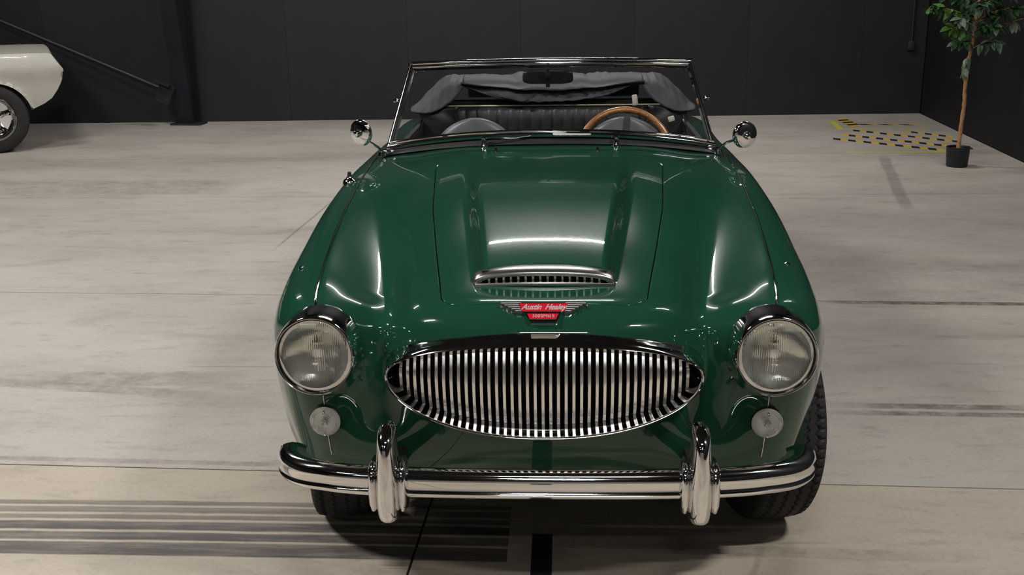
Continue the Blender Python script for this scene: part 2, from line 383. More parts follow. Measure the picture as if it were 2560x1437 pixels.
MB().box((.01, 0, .10), (.17, .10, .010), roty(.42)).box((.0, .0, -.09), (.15, .10, .010), roty(.42)).box((.01, .05, 0), (.16, .01, .17), roty(.42)).build('channel', br, 'colm', smooth=False)
rod = MB().tube([(-4.30, 9.58, .385), (-5.93, 9.60, 1.09), (-9.4, 9.52, 2.59)], .013, 10).build('brace_rod', None, 'fixture'); rod.data.materials[0] = noise_col(mat('brace rod', rough=.5), (.035, .035, .045), (.05, .05, .06), 5)
tag(rod, 'thin dark diagonal brace rod running up the back wall to the left', 'rod')
cd = empty('wall_conduit', 'thin black conduit with a small box high on the back wall, right of the car', 'conduit', (3.77, yback(3.77)-.02, .745))
MB().tube([(0, 0, .02), (0, 0, 3.5)], .012, 10).build('pipe', cd, 'colm'); MB().box((-.005, 0, -.02), (.07, .05, .10), bev=.006).build('junction_box', cd, 'colm')
# floor tapes
def tape(p, q, w, name, label, cat, group=None, n=0, skew=.06, mats=('tapeL',), z=.0008, start=0, fade=0):
    a = Vector((*p, 0)); b = Vector((*q, 0)); d = (b-a); L = d.length; d.normalize(); s = Vector((-d.y, d.x, 0)); t = empty(name, label, cat, a, group) if n else None
    mb = MB()
    def quad(mb, u0, u1, k, off=Vector()):
        P = [d*u0-s*w/2, d*u1-s*w/2, d*(u1-k)+s*w/2, d*(u0-k)+s*w/2]
        mb.add([v+Vector((0, 0, z))-off for v in P]+[v+Vector((0, 0, .0001))-off for v in P], [(0, 1, 2, 3), (0, 4, 5, 1), (1, 5, 6, 2), (2, 6, 7, 3), (3, 7, 4, 0)])
    if n:
        for i in range(n):
            m1 = MB(); quad(m1, L*i/n, L*(i+1)/n, skew); m1.build('tape_piece', t, mats[(i+start) % 2], smooth=False)
        return t
    quad(mb, 0, L, 0); o = mb.build(name, None, mats[0], smooth=False, loc=a); return tag(o, label, cat, group)
g = 'black and yellow hazard tapes on the floor'
YK = ('tapeY', 'tapeK')
tape((2.601, 8.099), (3.395, 7.376), .095, 'hazard_tape', 'black and yellow hazard tape nearest the viewer, ending at the plant pot', 'tape', g, 14, .055, YK, start=1)
tape((2.746, 8.356), (3.66, 7.46), .095, 'hazard_tape', 'black and yellow hazard tape passing behind the ficus pot, second from the viewer', 'tape', g, 18, .055, YK)
tape((2.919, 8.633), (3.68, 7.85), .09, 'hazard_tape', 'black and yellow hazard tape third from the viewer, starting at the yellow corner', 'tape', g, 15, .055, YK, start=1)
tape((3.386, 8.541), (3.72, 8.15), .08, 'hazard_tape', 'short worn hazard tape fourth from the viewer, beside the right wall', 'tape', g, 7, .055, YK)
tape((2.985, 9.50), (3.00, 8.906), .12, 'hazard_tape', 'wide short hazard tape pointing to the back wall', 'tape', g, 7, .05, YK)
tape((3.103, 9.064), (3.706, 8.99), .06, 'hazard_tape', 'worn hazard tape nearest the back wall, lying crosswise', 'tape', g, 6, .08, YK, start=1)
tape((2.51, 7.32), (3.378, 7.304), .045, 'line_tape', 'long yellow line tape in front of the hazard tapes', 'tape', 'yellow line tapes on the floor')
tape((2.811, 8.745), (3.668, 8.755), .03, 'line_tape', 'faint yellow line tape behind the hazard tapes', 'tape', 'yellow line tapes on the floor')
tape((2.851, 9.323), (2.80, 8.74), .06, 'line_tape', 'short bright yellow tape meeting the faint yellow line at a corner', 'tape', 'yellow line tapes on the floor', z=.0012)
o = tape((-.0135, -.2), (-.0135, .575), .058, 'black_floor_tape', 'black worn tape strip on the floor in front of the bumper', 'tape', mats=('tapeK',))
# ------------------------------------------------------------------ body surface (interpolating tensor spline)
def nat_basis(t, x):
    """rows: value of natural cubic spline through data at knots t, evaluated at x"""
    t = np.asarray(t, float); x = np.atleast_1d(np.asarray(x, float)); n = len(t); h = np.diff(t)
    A = np.zeros((n, n)); B = np.zeros((n, n)); A[0, 0] = A[-1, -1] = 1
    for i in range(1, n-1):
        A[i, i-1] = h[i-1]; A[i, i] = 2*(h[i-1]+h[i]); A[i, i+1] = h[i]
        B[i, i-1] = 6/h[i-1]; B[i, i] = -6/h[i-1]-6/h[i]; B[i, i+1] = 6/h[i]
    Mm = np.linalg.solve(A, B)
    k = np.clip(np.searchsorted(t, x, side='right')-1, 0, n-2); hk = h[k]; a = (t[k+1]-x)/hk; b = (x-t[k])/hk
    R = ((a**3-a)*hk**2/6)[:, None]*Mm[k] + ((b**3-b)*hk**2/6)[:, None]*Mm[k+1]
    R[np.arange(len(x)), k] += a; R[np.arange(len(x)), k+1] += b
    return R
# front rows (x, y, z) for 13 columns: 0 centre .. 6 wing bead .. 12 sill
FR = [
 [(0,.26,.30),(.15,.26,.30),(.29,.265,.30),(.37,.27,.30),(.43,.275,.305),(.485,.28,.31),(.53,.285,.31),(.56,.295,.31),(.585,.31,.31),(.605,.33,.31),(.62,.35,.31),(.63,.375,.305),(.64,.395,.30)],
 [(0,.185,.40),(.15,.187,.40),(.29,.20,.40),(.37,.21,.41),(.43,.22,.415),(.485,.235,.42),(.54,.25,.425),(.58,.27,.425),(.61,.295,.42),(.635,.325,.41),(.65,.36,.395),(.66,.395,.36),(.665,.43,.30)],
 [(0,.145,.49),(.15,.148,.49),(.28,.17,.50),(.345,.20,.51),(.40,.225,.51),(.465,.233,.515),(.543,.236,.52),(.595,.255,.52),(.632,.285,.515),(.660,.325,.505),(.678,.37,.48),(.688,.415,.42),(.69,.46,.30)],
 [(0,.125,.61),(.15,.13,.605),(.28,.163,.60),(.345,.205,.60),(.40,.243,.60),(.462,.234,.605),(.545,.226,.61),(.608,.246,.612),(.650,.282,.61),(.681,.332,.60),(.701,.39,.565),(.712,.455,.48),(.712,.51,.30)],
 [(0,.115,.715),(.15,.122,.708),(.28,.165,.690),(.342,.212,.678),(.395,.262,.672),(.455,.242,.685),(.546,.230,.702),(.612,.248,.70),(.660,.288,.695),(.689,.343,.675),(.712,.415,.625),(.727,.495,.51),(.728,.555,.30)],
 [(0,.150,.776),(.15,.156,.773),(.27,.192,.762),(.335,.232,.745),(.392,.278,.728),(.455,.258,.742),(.552,.246,.772),(.618,.265,.760),(.664,.305,.738),(.695,.37,.705),(.722,.455,.650),(.736,.54,.53),(.738,.60,.30)],
]
YS = [.24, .32, .42, .6, .85, 1.12, 1.4, 1.65, 1.8, 2.1, 2.5, 2.9, 3.3, 3.65, 3.86]
TX = [[0]*15,
 [.15]*15,
 [.275,.28,.285,.29,.30,.31,.32,.325,.325,.33,.33,.33,.32,.30,.27],
 [.335,.338,.346,.362,.388,.402,.415,.425,.43,.43,.43,.43,.41,.38,.34],
 [.392,.396,.406,.432,.462,.48,.492,.50,.505,.51,.51,.51,.48,.44,.40],
 [.458,.464,.477,.508,.532,.548,.56,.57,.575,.585,.585,.58,.55,.50,.45],
 [.560,.567,.578,.594,.612,.626,.637,.641,.645,.652,.655,.65,.615,.56,.50],
 [.620,.627,.638,.650,.663,.674,.680,.682,.682,.688,.69,.685,.65,.595,.53],
 [.662,.669,.680,.690,.699,.706,.710,.712,.712,.712,.715,.712,.68,.62,.55],
 [.692,.697,.703,.711,.721,.730,.740,.738,.736,.735,.735,.738,.71,.65,.575],
 [.721,.727,.733,.741,.747,.752,.757,.755,.752,.75,.75,.757,.735,.67,.59],
 [.732,.735,.738,.743,.748,.751,.752,.748,.745,.742,.742,.75,.72,.66,.585],
 [.728,.73,.732,.735,.738,.74,.735,.73,.728,.725,.725,.735,.70,.64,.57]]
TZ = [[.807,.8175,.8290,.850,.884,.925,.958,.975,.982,.99,.97,.93,.895,.85,.79],
 [.805,.8155,.8270,.848,.882,.922,.955,.972,.979,.987,.967,.927,.893,.848,.788],
 [.790,.802,.8155,.838,.875,.911,.943,.959,.965,.97,.955,.92,.886,.842,.782],
 [.770,.780,.797,.823,.859,.895,.926,.942,.947,.95,.94,.912,.878,.835,.775],
 [.745,.750,.763,.792,.834,.875,.911,.926,.930,.93,.925,.905,.87,.828,.77],
 [.762,.773,.784,.807,.838,.870,.897,.914,.915,.905,.90,.897,.862,.82,.765],
 [.776,.7995,.8130,.831,.854,.875,.892,.902,.900,.888,.882,.89,.858,.815,.76],
 [.768,.789,.802,.824,.848,.868,.887,.890,.888,.88,.873,.883,.85,.805,.75],
 [.743,.755,.771,.795,.822,.845,.859,.864,.863,.858,.85,.86,.83,.785,.73],
 [.700,.701,.704,.715,.738,.764,.78,.78,.78,.775,.77,.78,.755,.72,.68],
 [.62]*13+[.61,.60],
 [.46,.46,.46,.46,.455,.44,.43,.43,.43,.43,.43,.45,.47,.49,.50],
 [.30,.30,.30,.29,.27,.25,.24,.24,.24,.24,.25,.28,.33,.38,.42]]
BZ, BX = nat_basis, None
rows = [np.array(r) for r in FR]
YX = [[.215, .222, .250, .290, .335, .318, .305, .333, .375, .435, .515, .60, .67], [.285, .290, .315, .355, .400, .388, .378, .405, .445, .505, .580, .66, .74]]
yrow = [None, None, (.42, .47, .82), (.60, .63, .92), (.85, .87, 1.05), (1.12, 1.12, 1.2), (1.4, 1.4, 1.43)] + [(y, y, y) for y in YS[7:]]
for ir, yy_ in enumerate(yrow):
    r = []
    if yy_: yc, yb, ys = yy_
    for c in range(13):
        if ir < 2: y = YX[ir][c]
        elif c <= 6: y = yc + (yb-yc)*(c/6)**2
        else: y = yb + (ys-yb)*((c-6)/6)**1.5
        Bv = nat_basis(YS, [min(max(y, .24), 3.86)])[0]
        r.append((float(Bv @ np.array(TX[c])), y, float(Bv @ np.array(TZ[c]))))
    rows.append(np.array(r))
# first interpolated row: blend towards the nose row so the roll-over is even
tail = [(0,3.97,.66),(.15,3.97,.66),(.26,3.965,.655),(.32,3.96,.65),(.37,3.95,.645),(.42,3.94,.64),(.46,3.93,.635),(.49,3.92,.63),(.51,3.91,.62),(.525,3.90,.60),(.535,3.89,.57),(.535,3.88,.51),(.53,3.87,.45)]
tail2 = [(x*.97, 3.93-.03*x, .45-.02*x+(.0)) for x in [p[0] for p in tail]]
rows += [np.array(tail), np.array(tail2)]
D = np.stack(rows)                                    # (nr, 13, 3)
Dm = D[:, 1:][:, ::-1].copy(); Dm[:, :, 0] *= -1
DD = np.concatenate([Dm, D], axis=1)                  # (nr, 25, 3)
NR = DD.shape[0]
du = np.linalg.norm(np.diff(DD, axis=0), axis=2)[:, 6:19].mean(1); TU = np.concatenate([[0], np.cumsum(du)])
dv = np.linalg.norm(np.diff(DD, axis=1), axis=2)[5:14].mean(0); TV = np.concatenate([[0], np.cumsum(dv)]); TV -= TV[12]
def sstep(a, b, x): t = np.clip((x-a)/(b-a), 0, 1); return t*t*(3-2*t)
SCY = [.20, .36, .45, .55, .65, .80, 1.0, 1.2, 1.35, 1.5]; SCH = [.020, .0345, .0415, .0470, .0500, .0500, .0400, .0200, .0065, .0]
def scoop_h(x, y):
    wv = .165 + .108*np.clip((y-.35), 0, 1.2); e = .026 + .02*np.clip(y-.35, 0, 1)
    t = np.clip((np.abs(x)-(wv-e))/(e*1.7), 0, 1); S = 1-t**3*(10-15*t+6*t*t)
    yy = np.clip(np.asarray(y, float), .2, 1.5); hh = (nat_basis(SCY, yy.ravel()) @ np.array(SCH)).reshape(yy.shape); hh = np.where(yy > 1.48, 0, np.maximum(hh, 0))
    crown = 1-.10*np.clip(np.abs(x)/wv, 0, 1.5)**2.4
    return hh*crown*S*sstep(.362, .374, y)
def surf(u, v, grid=False):
    Bu = nat_basis(TU, u); Bv = nat_basis(TV, v)
    P = np.einsum('ai,bj,ijk->abk', Bu, Bv, DD, optimize=True) if grid else np.einsum('ni,nj,ijk->nk', Bu, Bv, DD, optimize=True)
    x, y, z = P[..., 0], P[..., 1], P[..., 2]
    m = (z > .7) & (np.abs(x) < .34) & (y > .3) & (y < 1.5)
    P[..., 2] = z + np.where(m, scoop_h(x, y), 0)
    return P
def surfn(u, v):
    e = 2e-4; a = surf(u+e, v)-surf(u-e, v); b = surf(u, v+e)-surf(u, v-e); n = np.cross(b, a)
    n /= np.linalg.norm(n, axis=-1, keepdims=True); return -n if False else n
u_cowl = TU[[i for i in range(NR) if abs(DD[i, 12, 1]-1.8) < .01][0]]
nf = 300; US = np.concatenate([np.linspace(0, u_cowl, nf), np.linspace(u_cowl, TU[-1], 70)[1:]])
nvh = [8, 14, 14, 10, 9, 9, 8, 8, 7, 6, 8, 8, 8]
half = [np.linspace(TV[12+i], TV[13+i], n, endpoint=False) for i, n in enumerate([22, 34, 14, 9, 9, 9, 8, 7, 7, 8, 9, 9])]
half = np.concatenate(half+[[TV[24]]]); VS = np.concatenate([-half[::-1][:-1], half]); vb = TV[18]
U, V_ = np.meshgrid(US, VS, indexing='ij'); nU, nV = U.shape
G = surf(US, VS, True)
# trims: (outline in 2D, axes, region test)
def poly_round(c, r, n=8):
    """corner list -> rounded closed polyline"""
    out = []; m = len(c)
    for i in range(m):
        p0, p1, p2 = np.array(c[i-1]), np.array(c[i]), np.array(c[(i+1) % m]); rad = r[i] if isinstance(r, list) else r
        a = (p0-p1)/np.linalg.norm(p0-p1); b = (p2-p1)/np.linalg.norm(p2-p1); s = p1+a*rad; e = p1+b*rad
        for k in range(n+1): t = k/n; out.append((1-t)**2*s+2*t*(1-t)*p1+t*t*e)
    return np.array(out)
def dens(poly, d=.002):
    P = np.vstack([poly, poly[:1]]); out = []
    for a, b in zip(P[:-1], P[1:]):
        k = max(1, int(np.linalg.norm(b-a)/d)); out += [a+(b-a)*i/k for i in range(k)]
    return np.array(out)
hc = [(-.243, .222), (0, .216), (.243, .222), (.262, .36), (.305, .66), (.345, .95), (.385, 1.43), (.2, 1.452), (0, 1.458), (-.2, 1.452), (-.385, 1.43), (-.345, .95), (-.305, .66), (-.262, .36)]
HOOD = dens(poly_round(hc, [.075, .03, .075, .02, .05, .05, .06, .04, .04, .04, .06, .05, .05, .02]))
def lens_shape(a, zt, zb, z0, n=120, p=2.15, tip=.0):
    out = []
    for k in range(n):
        t = 2*PI*k/n; c, s = math.cos(t), math.sin(t)
        x = a*math.copysign(abs(c)**(2/p), c); hgt = zt if s > 0 else zb
        out.append((x, z0 + hgt*math.copysign(abs(s)**(2/2.0), s)))
    return np.array(out)
GZ0 = .640
MOUTH = dens(lens_shape(.385, .118, .137, GZ0))
def circ(cx, cz, r, n=200): t = np.linspace(0, 2*PI, n, endpoint=False); return np.stack([cx+r*np.cos(t), cz+r*np.sin(t)], 1)
COCK = dens(poly_round([(-.60, 1.80), (-.3, 1.755), (0, 1.745), (.3, 1.755), (.60, 1.80), (.625, 2.1), (.625, 2.9), (.45, 3.12), (-.45, 3.12), (-.625, 2.9), (-.625, 2.1)], [.03, .1, .1, .1, .03, .08, .1, .1, .1, .1, .08]))
WY, WZ, WR = .76, .325, .36
RY = WY+2.337
def inside(poly, q):
    x, y = q[:, 0], q[:, 1]; ins = np.zeros(len(q), bool); P = poly[::4] if len(poly) > 900 else poly
    a = P; b = np.roll(P, -1, 0)
    for (x0, y0), (x1, y1) in zip(a, b):
        c = ((y0 > y) != (y1 > y)); 
        if y1 != y0: ins ^= c & (x < (x1-x0)*(y-y0)/(y1-y0)+x0)
    return ins
CEN = surf((US[:-1]+US[1:])/2, (VS[:-1]+VS[1:])/2, True); cell = np.zeros((nU-1, nV-1), int)     # panel id per cell
cx, cy, cz = CEN[..., 0], CEN[..., 1], CEN[..., 2]; vc = (VS[:-1]+VS[1:])/2; VC = np.broadcast_to(vc, cell.shape); UC = np.broadcast_to(((US[:-1]+US[1:])/2)[:, None], cell.shape)
SHROUD, HOODP, WINGL, WINGR, DOORL, DOORR, REARL, REARR, DEL = 0, 1, 2, 3, 4, 5, 6, 7, 9
cell[(VC < -vb)] = WINGL; cell[VC > vb] = WINGR
uD0 = u_cowl + .03; uD1 = TU[[i for i in range(NR) if abs(DD[i, 12, 1]-2.9) < .01][0]] - .18
cell[(cell == WINGL) & (UC > uD0)] = DOORL; cell[(cell == WINGR) & (UC > uD0)] = DOORR
cell[(cell == DOORL) & (UC > uD1)] = REARL; cell[(cell == DOORR) & (UC > uD1)] = REARR
TR = []
def trim(poly, ax, region, newid, keepedge=None):
    m = region & inside(poly, np.stack([CEN[..., ax[0]], CEN[..., ax[1]]], -1).reshape(-1, 2)).reshape(cell.shape)
    if newid == HOODP: cell[m & (cell == SHROUD)] = HOODP
    else: cell[m] = DEL
    TR.append((poly, ax, region, m))
top = (cz > .70) & (cy > .17)
trim(HOOD, (0, 1), top & (cy < 1.6) & (cz > .74), HOODP)
trim(MOUTH, (0, 2), (cy < .34) & (np.abs(cx) < .44), DEL)
for s in (-1, 1): trim(circ(s*.545, .680, .098), (0, 2), (cy < .40) & (cx*s > .40) , DEL)
trim(COCK, (0, 1), (cz > .70) & (cy > 1.65), DEL)
for yy in (WY, RY):
    ar = dens(np.array([(yy+WR*math.cos(t), WZ+WR*math.sin(t)) for t in np.linspace(-.3, PI+.3, 60)]+[(yy-.38, -.2), (yy+.38, -.2)]))
    for s in (-1, 1): trim(ar, (1, 2), (cx*s > .60) & (cz < .75) & (cy > .30), DEL)
# move vertices along the trim outlines
UV = np.stack([U, V_], -1).copy(); GP = G.copy(); moved = np.zeros((nU, nV), int)
Lm = {}
for ti, (poly, ax, region, m) in enumerate(TR):
    mp = np.pad(m, 1); rp = np.pad(region, 1)
    any_in = mp[:-1, :-1] | mp[1:, :-1] | mp[:-1, 1:] | mp[1:, 1:]; all_in = mp[:-1, :-1] & mp[1:, :-1] & mp[:-1, 1:] & mp[1:, 1:]
    bd = any_in & ~all_in
    bd[0] = bd[-1] = False; bd[:, 0] = bd[:, -1] = False
    I, J = np.where(bd); u = U[I, J].copy(); v = V_[I, J].copy()
    q = G[I, J][:, list(ax)]; d2 = ((q[:, None, :]-poly[None])**2).sum(2); tg = poly[d2.argmin(1)]
    for _ in range(8):
        e = 1e-4; p = surf(u, v)[:, list(ax)]; pu = (surf(u+e, v)[:, list(ax)]-p)/e; pv = (surf(u, v+e)[:, list(ax)]-p)/e
        r = tg-p; det = pu[:, 0]*pv[:, 1]-pu[:, 1]*pv[:, 0]; det = np.where(np.abs(det) < 1e-3, 1e-3, det)
        a = (r[:, 0]*pv[:, 1]-r[:, 1]*pv[:, 0])/det; b = (pu[:, 0]*r[:, 1]-pu[:, 1]*r[:, 0])/det
        u = np.clip(u+np.clip(a, -.02, .02), 0, TU[-1]); v = np.clip(v+np.clip(b, -.02, .02), VS[0], VS[-1])
    p = surf(u, v); ok = np.linalg.norm(p-G[I, J], axis=1) < .03
    GP[I[ok], J[ok]] = p[ok]; UV[I[ok], J[ok], 0] = u[ok]; UV[I[ok], J[ok], 1] = v[ok]
NN = surfn(UV[..., 0].ravel(), UV[..., 1].ravel()).reshape(nU, nV, 3)
NN[:, :, :] = np.where((NN[..., 2:3]*0+1) > 0, NN, NN)
if NN[nf//2, nV//2, 2] < 0: NN = -NN

def hood_edge(p):
    return abs(p[0]) < .42 and .19 < p[1] < 1.5 and p[2] > .74
def panel(pid, name, parent, label=None, gap=.0033, lip=.014, wide=None):
    m = cell == pid; I, J = np.where(m); idx = -np.ones((nU, nV), int)
    quads = [(i, j, i, j+1, i+1, j+1, i+1, j) for i, j in zip(I, J)]
    used = {}; V = []; Nn = []; F = []
    for qd in quads:
        f = []
        for k in range(0, 8, 2):
            key = (qd[k], qd[k+1])
            if key not in used: used[key] = len(V); V.append(GP[key]); Nn.append(NN[key])
            f.append(used[key])
        F.append(f)
    V = np.array(V); Nn = np.array(Nn)
    # drop slivers, orient faces along the analytic normals
    ec = {}
    Fo = []
    for f in F:
        n = np.cross(V[f[2]]-V[f[0]], V[f[3]]-V[f[1]])
        if np.linalg.norm(n) < 1e-9: continue
        if n @ Nn[f].mean(0) < 0: f = f[::-1]
        Fo.append(f)
        for a, b in zip(f, f[1:]+f[:1]): ec[(a, b)] = 1
    F = Fo; be = [(a, b) for (a, b) in ec if (b, a) not in ec]
    # lip: pull the rim back by half the gap, then turn it inwards
    out = {}
    for a, b in be:
        t = V[b]-V[a]; L = np.linalg.norm(t)
        if L < 1e-7: continue
        for k in (a, b): o_ = np.cross(t/L, Nn[k]); out.setdefault(k, []).append(o_)
    O = {k: (lambda s: s/(np.linalg.norm(s)+1e-9))(np.sum(v, 0)) for k, v in out.items()}
    V2 = V.tolist(); N2 = Nn.tolist(); r1 = {}; r2 = {}
    for k, o_ in O.items():
        gp = gap if (hood_edge(V[k])) else .0004
        V2[k] = (V[k]-o_*gp).tolist()
        n1 = o_*.9+Nn[k]*.45; n1 /= np.linalg.norm(n1)
        r1[k] = len(V2); V2.append((V[k]-o_*(gp-.0020 if gp > .001 else 0)-Nn[k]*.0030).tolist()); N2.append(n1.tolist())
        r2[k] = len(V2); V2.append((V[k]-o_*(gp-.0020 if gp > .001 else 0)-Nn[k]*lip).tolist()); N2.append(o_.tolist())
    for a, b in be:
        if a in r1 and b in r1:
            F.append([b, a, r1[a], r1[b]]); F.append([r1[b], r1[a], r2[a], r2[b]])
    me = mesh(name, V2, F)
    me.normals_split_custom_set_from_vertices([tuple(n) for n in N2])
    return obj(name, me, parent, 'paint', label=label)
# ------------------------------------------------------------------ the green roadster
car = empty('convertible_car', 'dark green classic open roadster with chrome grille and bumper, parked nose to the viewer', 'car', (0, 0, 0))
panel(SHROUD, 'front_body', car)
hood = panel(HOODP, 'bonnet', car)
panel(WINGL, 'front_wing', car); panel(WINGR, 'front_wing', car)
panel(DOORL, 'door', car); panel(DOORR, 'door', car); panel(REARL, 'rear_wing', car); panel(REARR, 'rear_wing', car)
def ptsurf(u, v): return surf(np.array([u]), np.array([v]))[0], (lambda n: n if n[2] > -.5 else n)(surfn(np.array([u]), np.array([v]))[0])
# dark structure below the skin
mb = MB(); mb.box((0, 2.1, .27), (1.25, 3.4, .05)).box((0, .48, .55), (.80, .06, .40)).box((0, .40, .33), (1.05, .25, .06))
mb.box((-.47, .9, .50), (.03, 1.0, .40)).box((.47, .9, .50), (.03, 1.0, .40)).box((0, 1.45, .55), (1.3, .05, .5)).box((0, .9, .70), (.85, .9, .02)).box((0, 3.55, .5), (1.2, .05, .5))
mb.box((-.61, 1.62, .50), (.14, .5, .5)).box((.61, 1.62, .50), (.14, .5, .5))
mb.build('underbody', car, 'dark', smooth=False)
# gap backing behind the bonnet shut line
P = HOOD[::6]; Bz = []
def zsurf_near(x, y, off):
    d = (G[..., 0]-x)**2+(G[..., 1]-y)**2+np.where((G[..., 2] > .7), 0, 9); i = np.unravel_index(d.argmin(), d.shape); return G[i][2]-off
mb = MB(); Pg = []
for x, y in P[::2]:
    z = zsurf_near(x, y, 0) - .015; r = np.array([x, y-.85]); n = r/np.linalg.norm(r)*.02
    Pg.append([(x-n[0], y-n[1], z), (x+n[0], y+n[1], z)])
Pg.append(Pg[0]); mb.grid(Pg).build('bonnet_channel', car, 'dark', smooth=False)
# chrome beading on the wings
ub0 = None
for s in (-1, 1):
    us = np.linspace(TU[5]-.005, u_cowl-.03, 90); p = surf(us, np.full(90, s*vb)); n = surfn(us, np.full(90, s*vb)); n = np.where(n[:, 2:3] < 0, -n, n)
    k = p[:, 1] > .243; p, n = p[k], n[k]
    MB().sweep([tuple(a+b*.0012) for a, b in zip(p, n)], [(.0028*math.cos(t), .0030*math.sin(t)) for t in np.linspace(0, 2*PI, 8, endpoint=False)], [tuple(b) for b in n]).build('wing_bead', car, 'chrome', label='thin chrome bead between wing and bonnet surround')
    us = np.linspace(TU[1]-.03, TU[4]-.03, 40); p = surf(us, np.full(40, s*vb)); n = surfn(us, np.full(40, s*vb)); n = np.where(n[:, 1:2] > 0, -n, n)
    MB().sweep([tuple(a+b*.001) for a, b in zip(p, n)], [(.0016*math.cos(t), .0022*math.sin(t)) for t in np.linspace(0, 2*PI, 8, endpoint=False)], [tuple(b) for b in n]).build('wing_bead', car, 'satin')
# ---- grille
Gf = G[:nf].reshape(-1, 3); Gf = Gf[(Gf[:, 1] < .4) & (np.abs(Gf[:, 0]) < .5)]
def ybody(x, z):
    d = (Gf[:, 0]-x)**2+(Gf[:, 2]-z)**2; k = d.argsort()[:4]; w_ = 1/(d[k]+1e-6); return float((Gf[k, 1]*w_).sum()/w_.sum())
def yr(x): return .082 + .076*(abs(x)/.378)**2.2
NG = 160
def ring(a, zt, zb): return lens_shape(a, zt, zb, GZ0, NG)
lv = []
R0 = ring(.389, .1205, .1395); lv.append([(x, ybody(x, z)-.0005, z) for x, z in R0])
R0 = ring(.387, .119, .138); lv.append([(x, ybody(x, z)-.006, z) for x, z in R0])
R0 = ring(.384, .1175, .136); lv.append([(x, ybody(x, z)-.011, z) for x, z in R0])
b2 = [(x, ybody(x, z)) for x, z in R0]
def mixr(a, zt, zb, f, dy=0.):
    R = ring(a, zt, zb); return [(x, (1-f)*(yb_-.011)+f*yr(x)+dy, z) for (x, z), (_, yb_) in zip(R, b2)]
lv.append(mixr(.3835, .1155, .134, .35)); lv.append(mixr(.3825, .1125, .131, .7)); lv.append(mixr(.381, .109, .127, .93)); lv.append(mixr(.379, .1065, .124, 1, -.001))
lv.append(mixr(.3765, .1045, .1215, 1, -.003)); lv.append(mixr(.374, .1025, .119, 1, -.001)); lv.append(mixr(.371, .1005, .1165, 1, .006))
lv.append(mixr(.365, .0985, .110, 1, .018)); lv.append(mixr(.355, .0965, .099, 1, .038)); lv.append(mixr(.345, .094, .092, 1, .066))
mb = MB(); Pg = np.array([l+[l[0]] for l in lv]); mb.grid(Pg)
grille = mb.build('grille', car, 'chrome', angle=60, label='chrome oval grille surround with upright bars')
def innerz(x, a=.360, zt=.0975, zb=.099):
    c = min(1, abs(x)/a); s = math.sqrt(max(0, 1-c**2.15)); return GZ0+zt*s, GZ0-zb*s
NBAR = 39; sp = .01785
for k in range(NBAR):
    x = (k-19)*sp; zt, zb = innerz(x); y0 = yr(x)+.016; zm = GZ0+.008; L = zt-zb
    bow = .021*min(1, L/.19)
    pts = [(x, y0+.034, zt+.002), (x, y0+.018, zt-.002), (x, y0+.012, zt-.012)]
    pts += [(x, y0+.012-bow*.55, zt*.5+zm*.5), (x, y0+.012-bow, zm+.003), (x, y0+.012-bow, zm-.003)]
    pts += [(x, y0+.012-bow*.72, zb*.5+zm*.5), (x, y0+.010, zb+.012), (x, y0+.018, zb+.001), (x, y0+.036, zb-.004)]
    if L < .06: pts = [pts[0], pts[3], pts[4], pts[5], pts[6], pts[9]]
    pr = [(-.0036, -.003), (-.0038, .0034), (-.0032, .0042), (.0032, .0042), (.0038, .0034), (.0036, -.003)]
    MB().sweep(pts, pr, (0, -1, 0)).build('bar', grille, 'steel', angle=32)
MB().tube([(-.30, .152, zz_) for zz_ in (.712,)] + [(0, .135, .722), (.30, .152, .712)], .0025, 6).build('cross_wire', grille, 'rubber')
MB().box((0, .31, .63), (.74, .02, .20)).box((0, .26, .742), (.50, .10, .004)).box((0, .26, .50), (.5, .10, .006)).build('radiator', car, 'dark', smooth=False)
# ---- badge
def sk(x): return x
nb = Vector((0, -.46, .89)).normalized()
badge_o = Vector((0, .176, .7965)); 
bx_ = Vector((1, 0, 0)); by_ = nb.cross(bx_).normalized()            # up along the surface (towards the windscreen)
Rb = Matrix((bx_, by_, nb)).transposed()
def bprism(poly, h0, h1, mi=0, mb=None):
    mb = mb or MB(); n = len(poly); V = [(x, y, h0) for x, y in poly]+[(x*.985, y*.985, h1) for x, y in poly]
    return mb.add(V, [tuple(range(n-1, -1, -1)), tuple(range(n, 2*n))]+[(i, (i+1) % n, (i+1) % n+n, i+n) for i in range(n)], mi)
BS = .000118*1.04   # metres per zoomed pixel (8 px = 1 photo px)
def bp(px, py): return ((px-1285)*BS, -(py-350)*BS*1.55)
wing_l = [(430, 195), (470, 180), (640, 168), (850, 160), (880, 188), (800, 205), (880, 350), (870, 380), (780, 382), (735, 350), (690, 345), (650, 310), (600, 300), (570, 270), (520, 255), (490, 235), (440, 225)]
body_p = [(800, 190), (1775, 190), (1700, 355), (1620, 375), (1600, 425), (1540, 535), (1050, 535), (960, 425), (940, 378), (870, 355)]
redA = [(818, 205), (1765, 205), (1698, 345), (885, 345)]
redB = [(980, 385), (1585, 385), (1535, 478), (1030, 478)]
def bo(name, mb, m, parent=None, **k):
    o = mb.build(name, parent, m, smooth=False, **k)
    return o
badge = bo('badge', bprism([bp(*p) for p in body_p][::-1], -.006, .0035), 'chrome', car, label='winged chrome badge with red enamel panels and script')
badge.matrix_local = Matrix.Translation(badge_o) @ Rb.to_4x4()
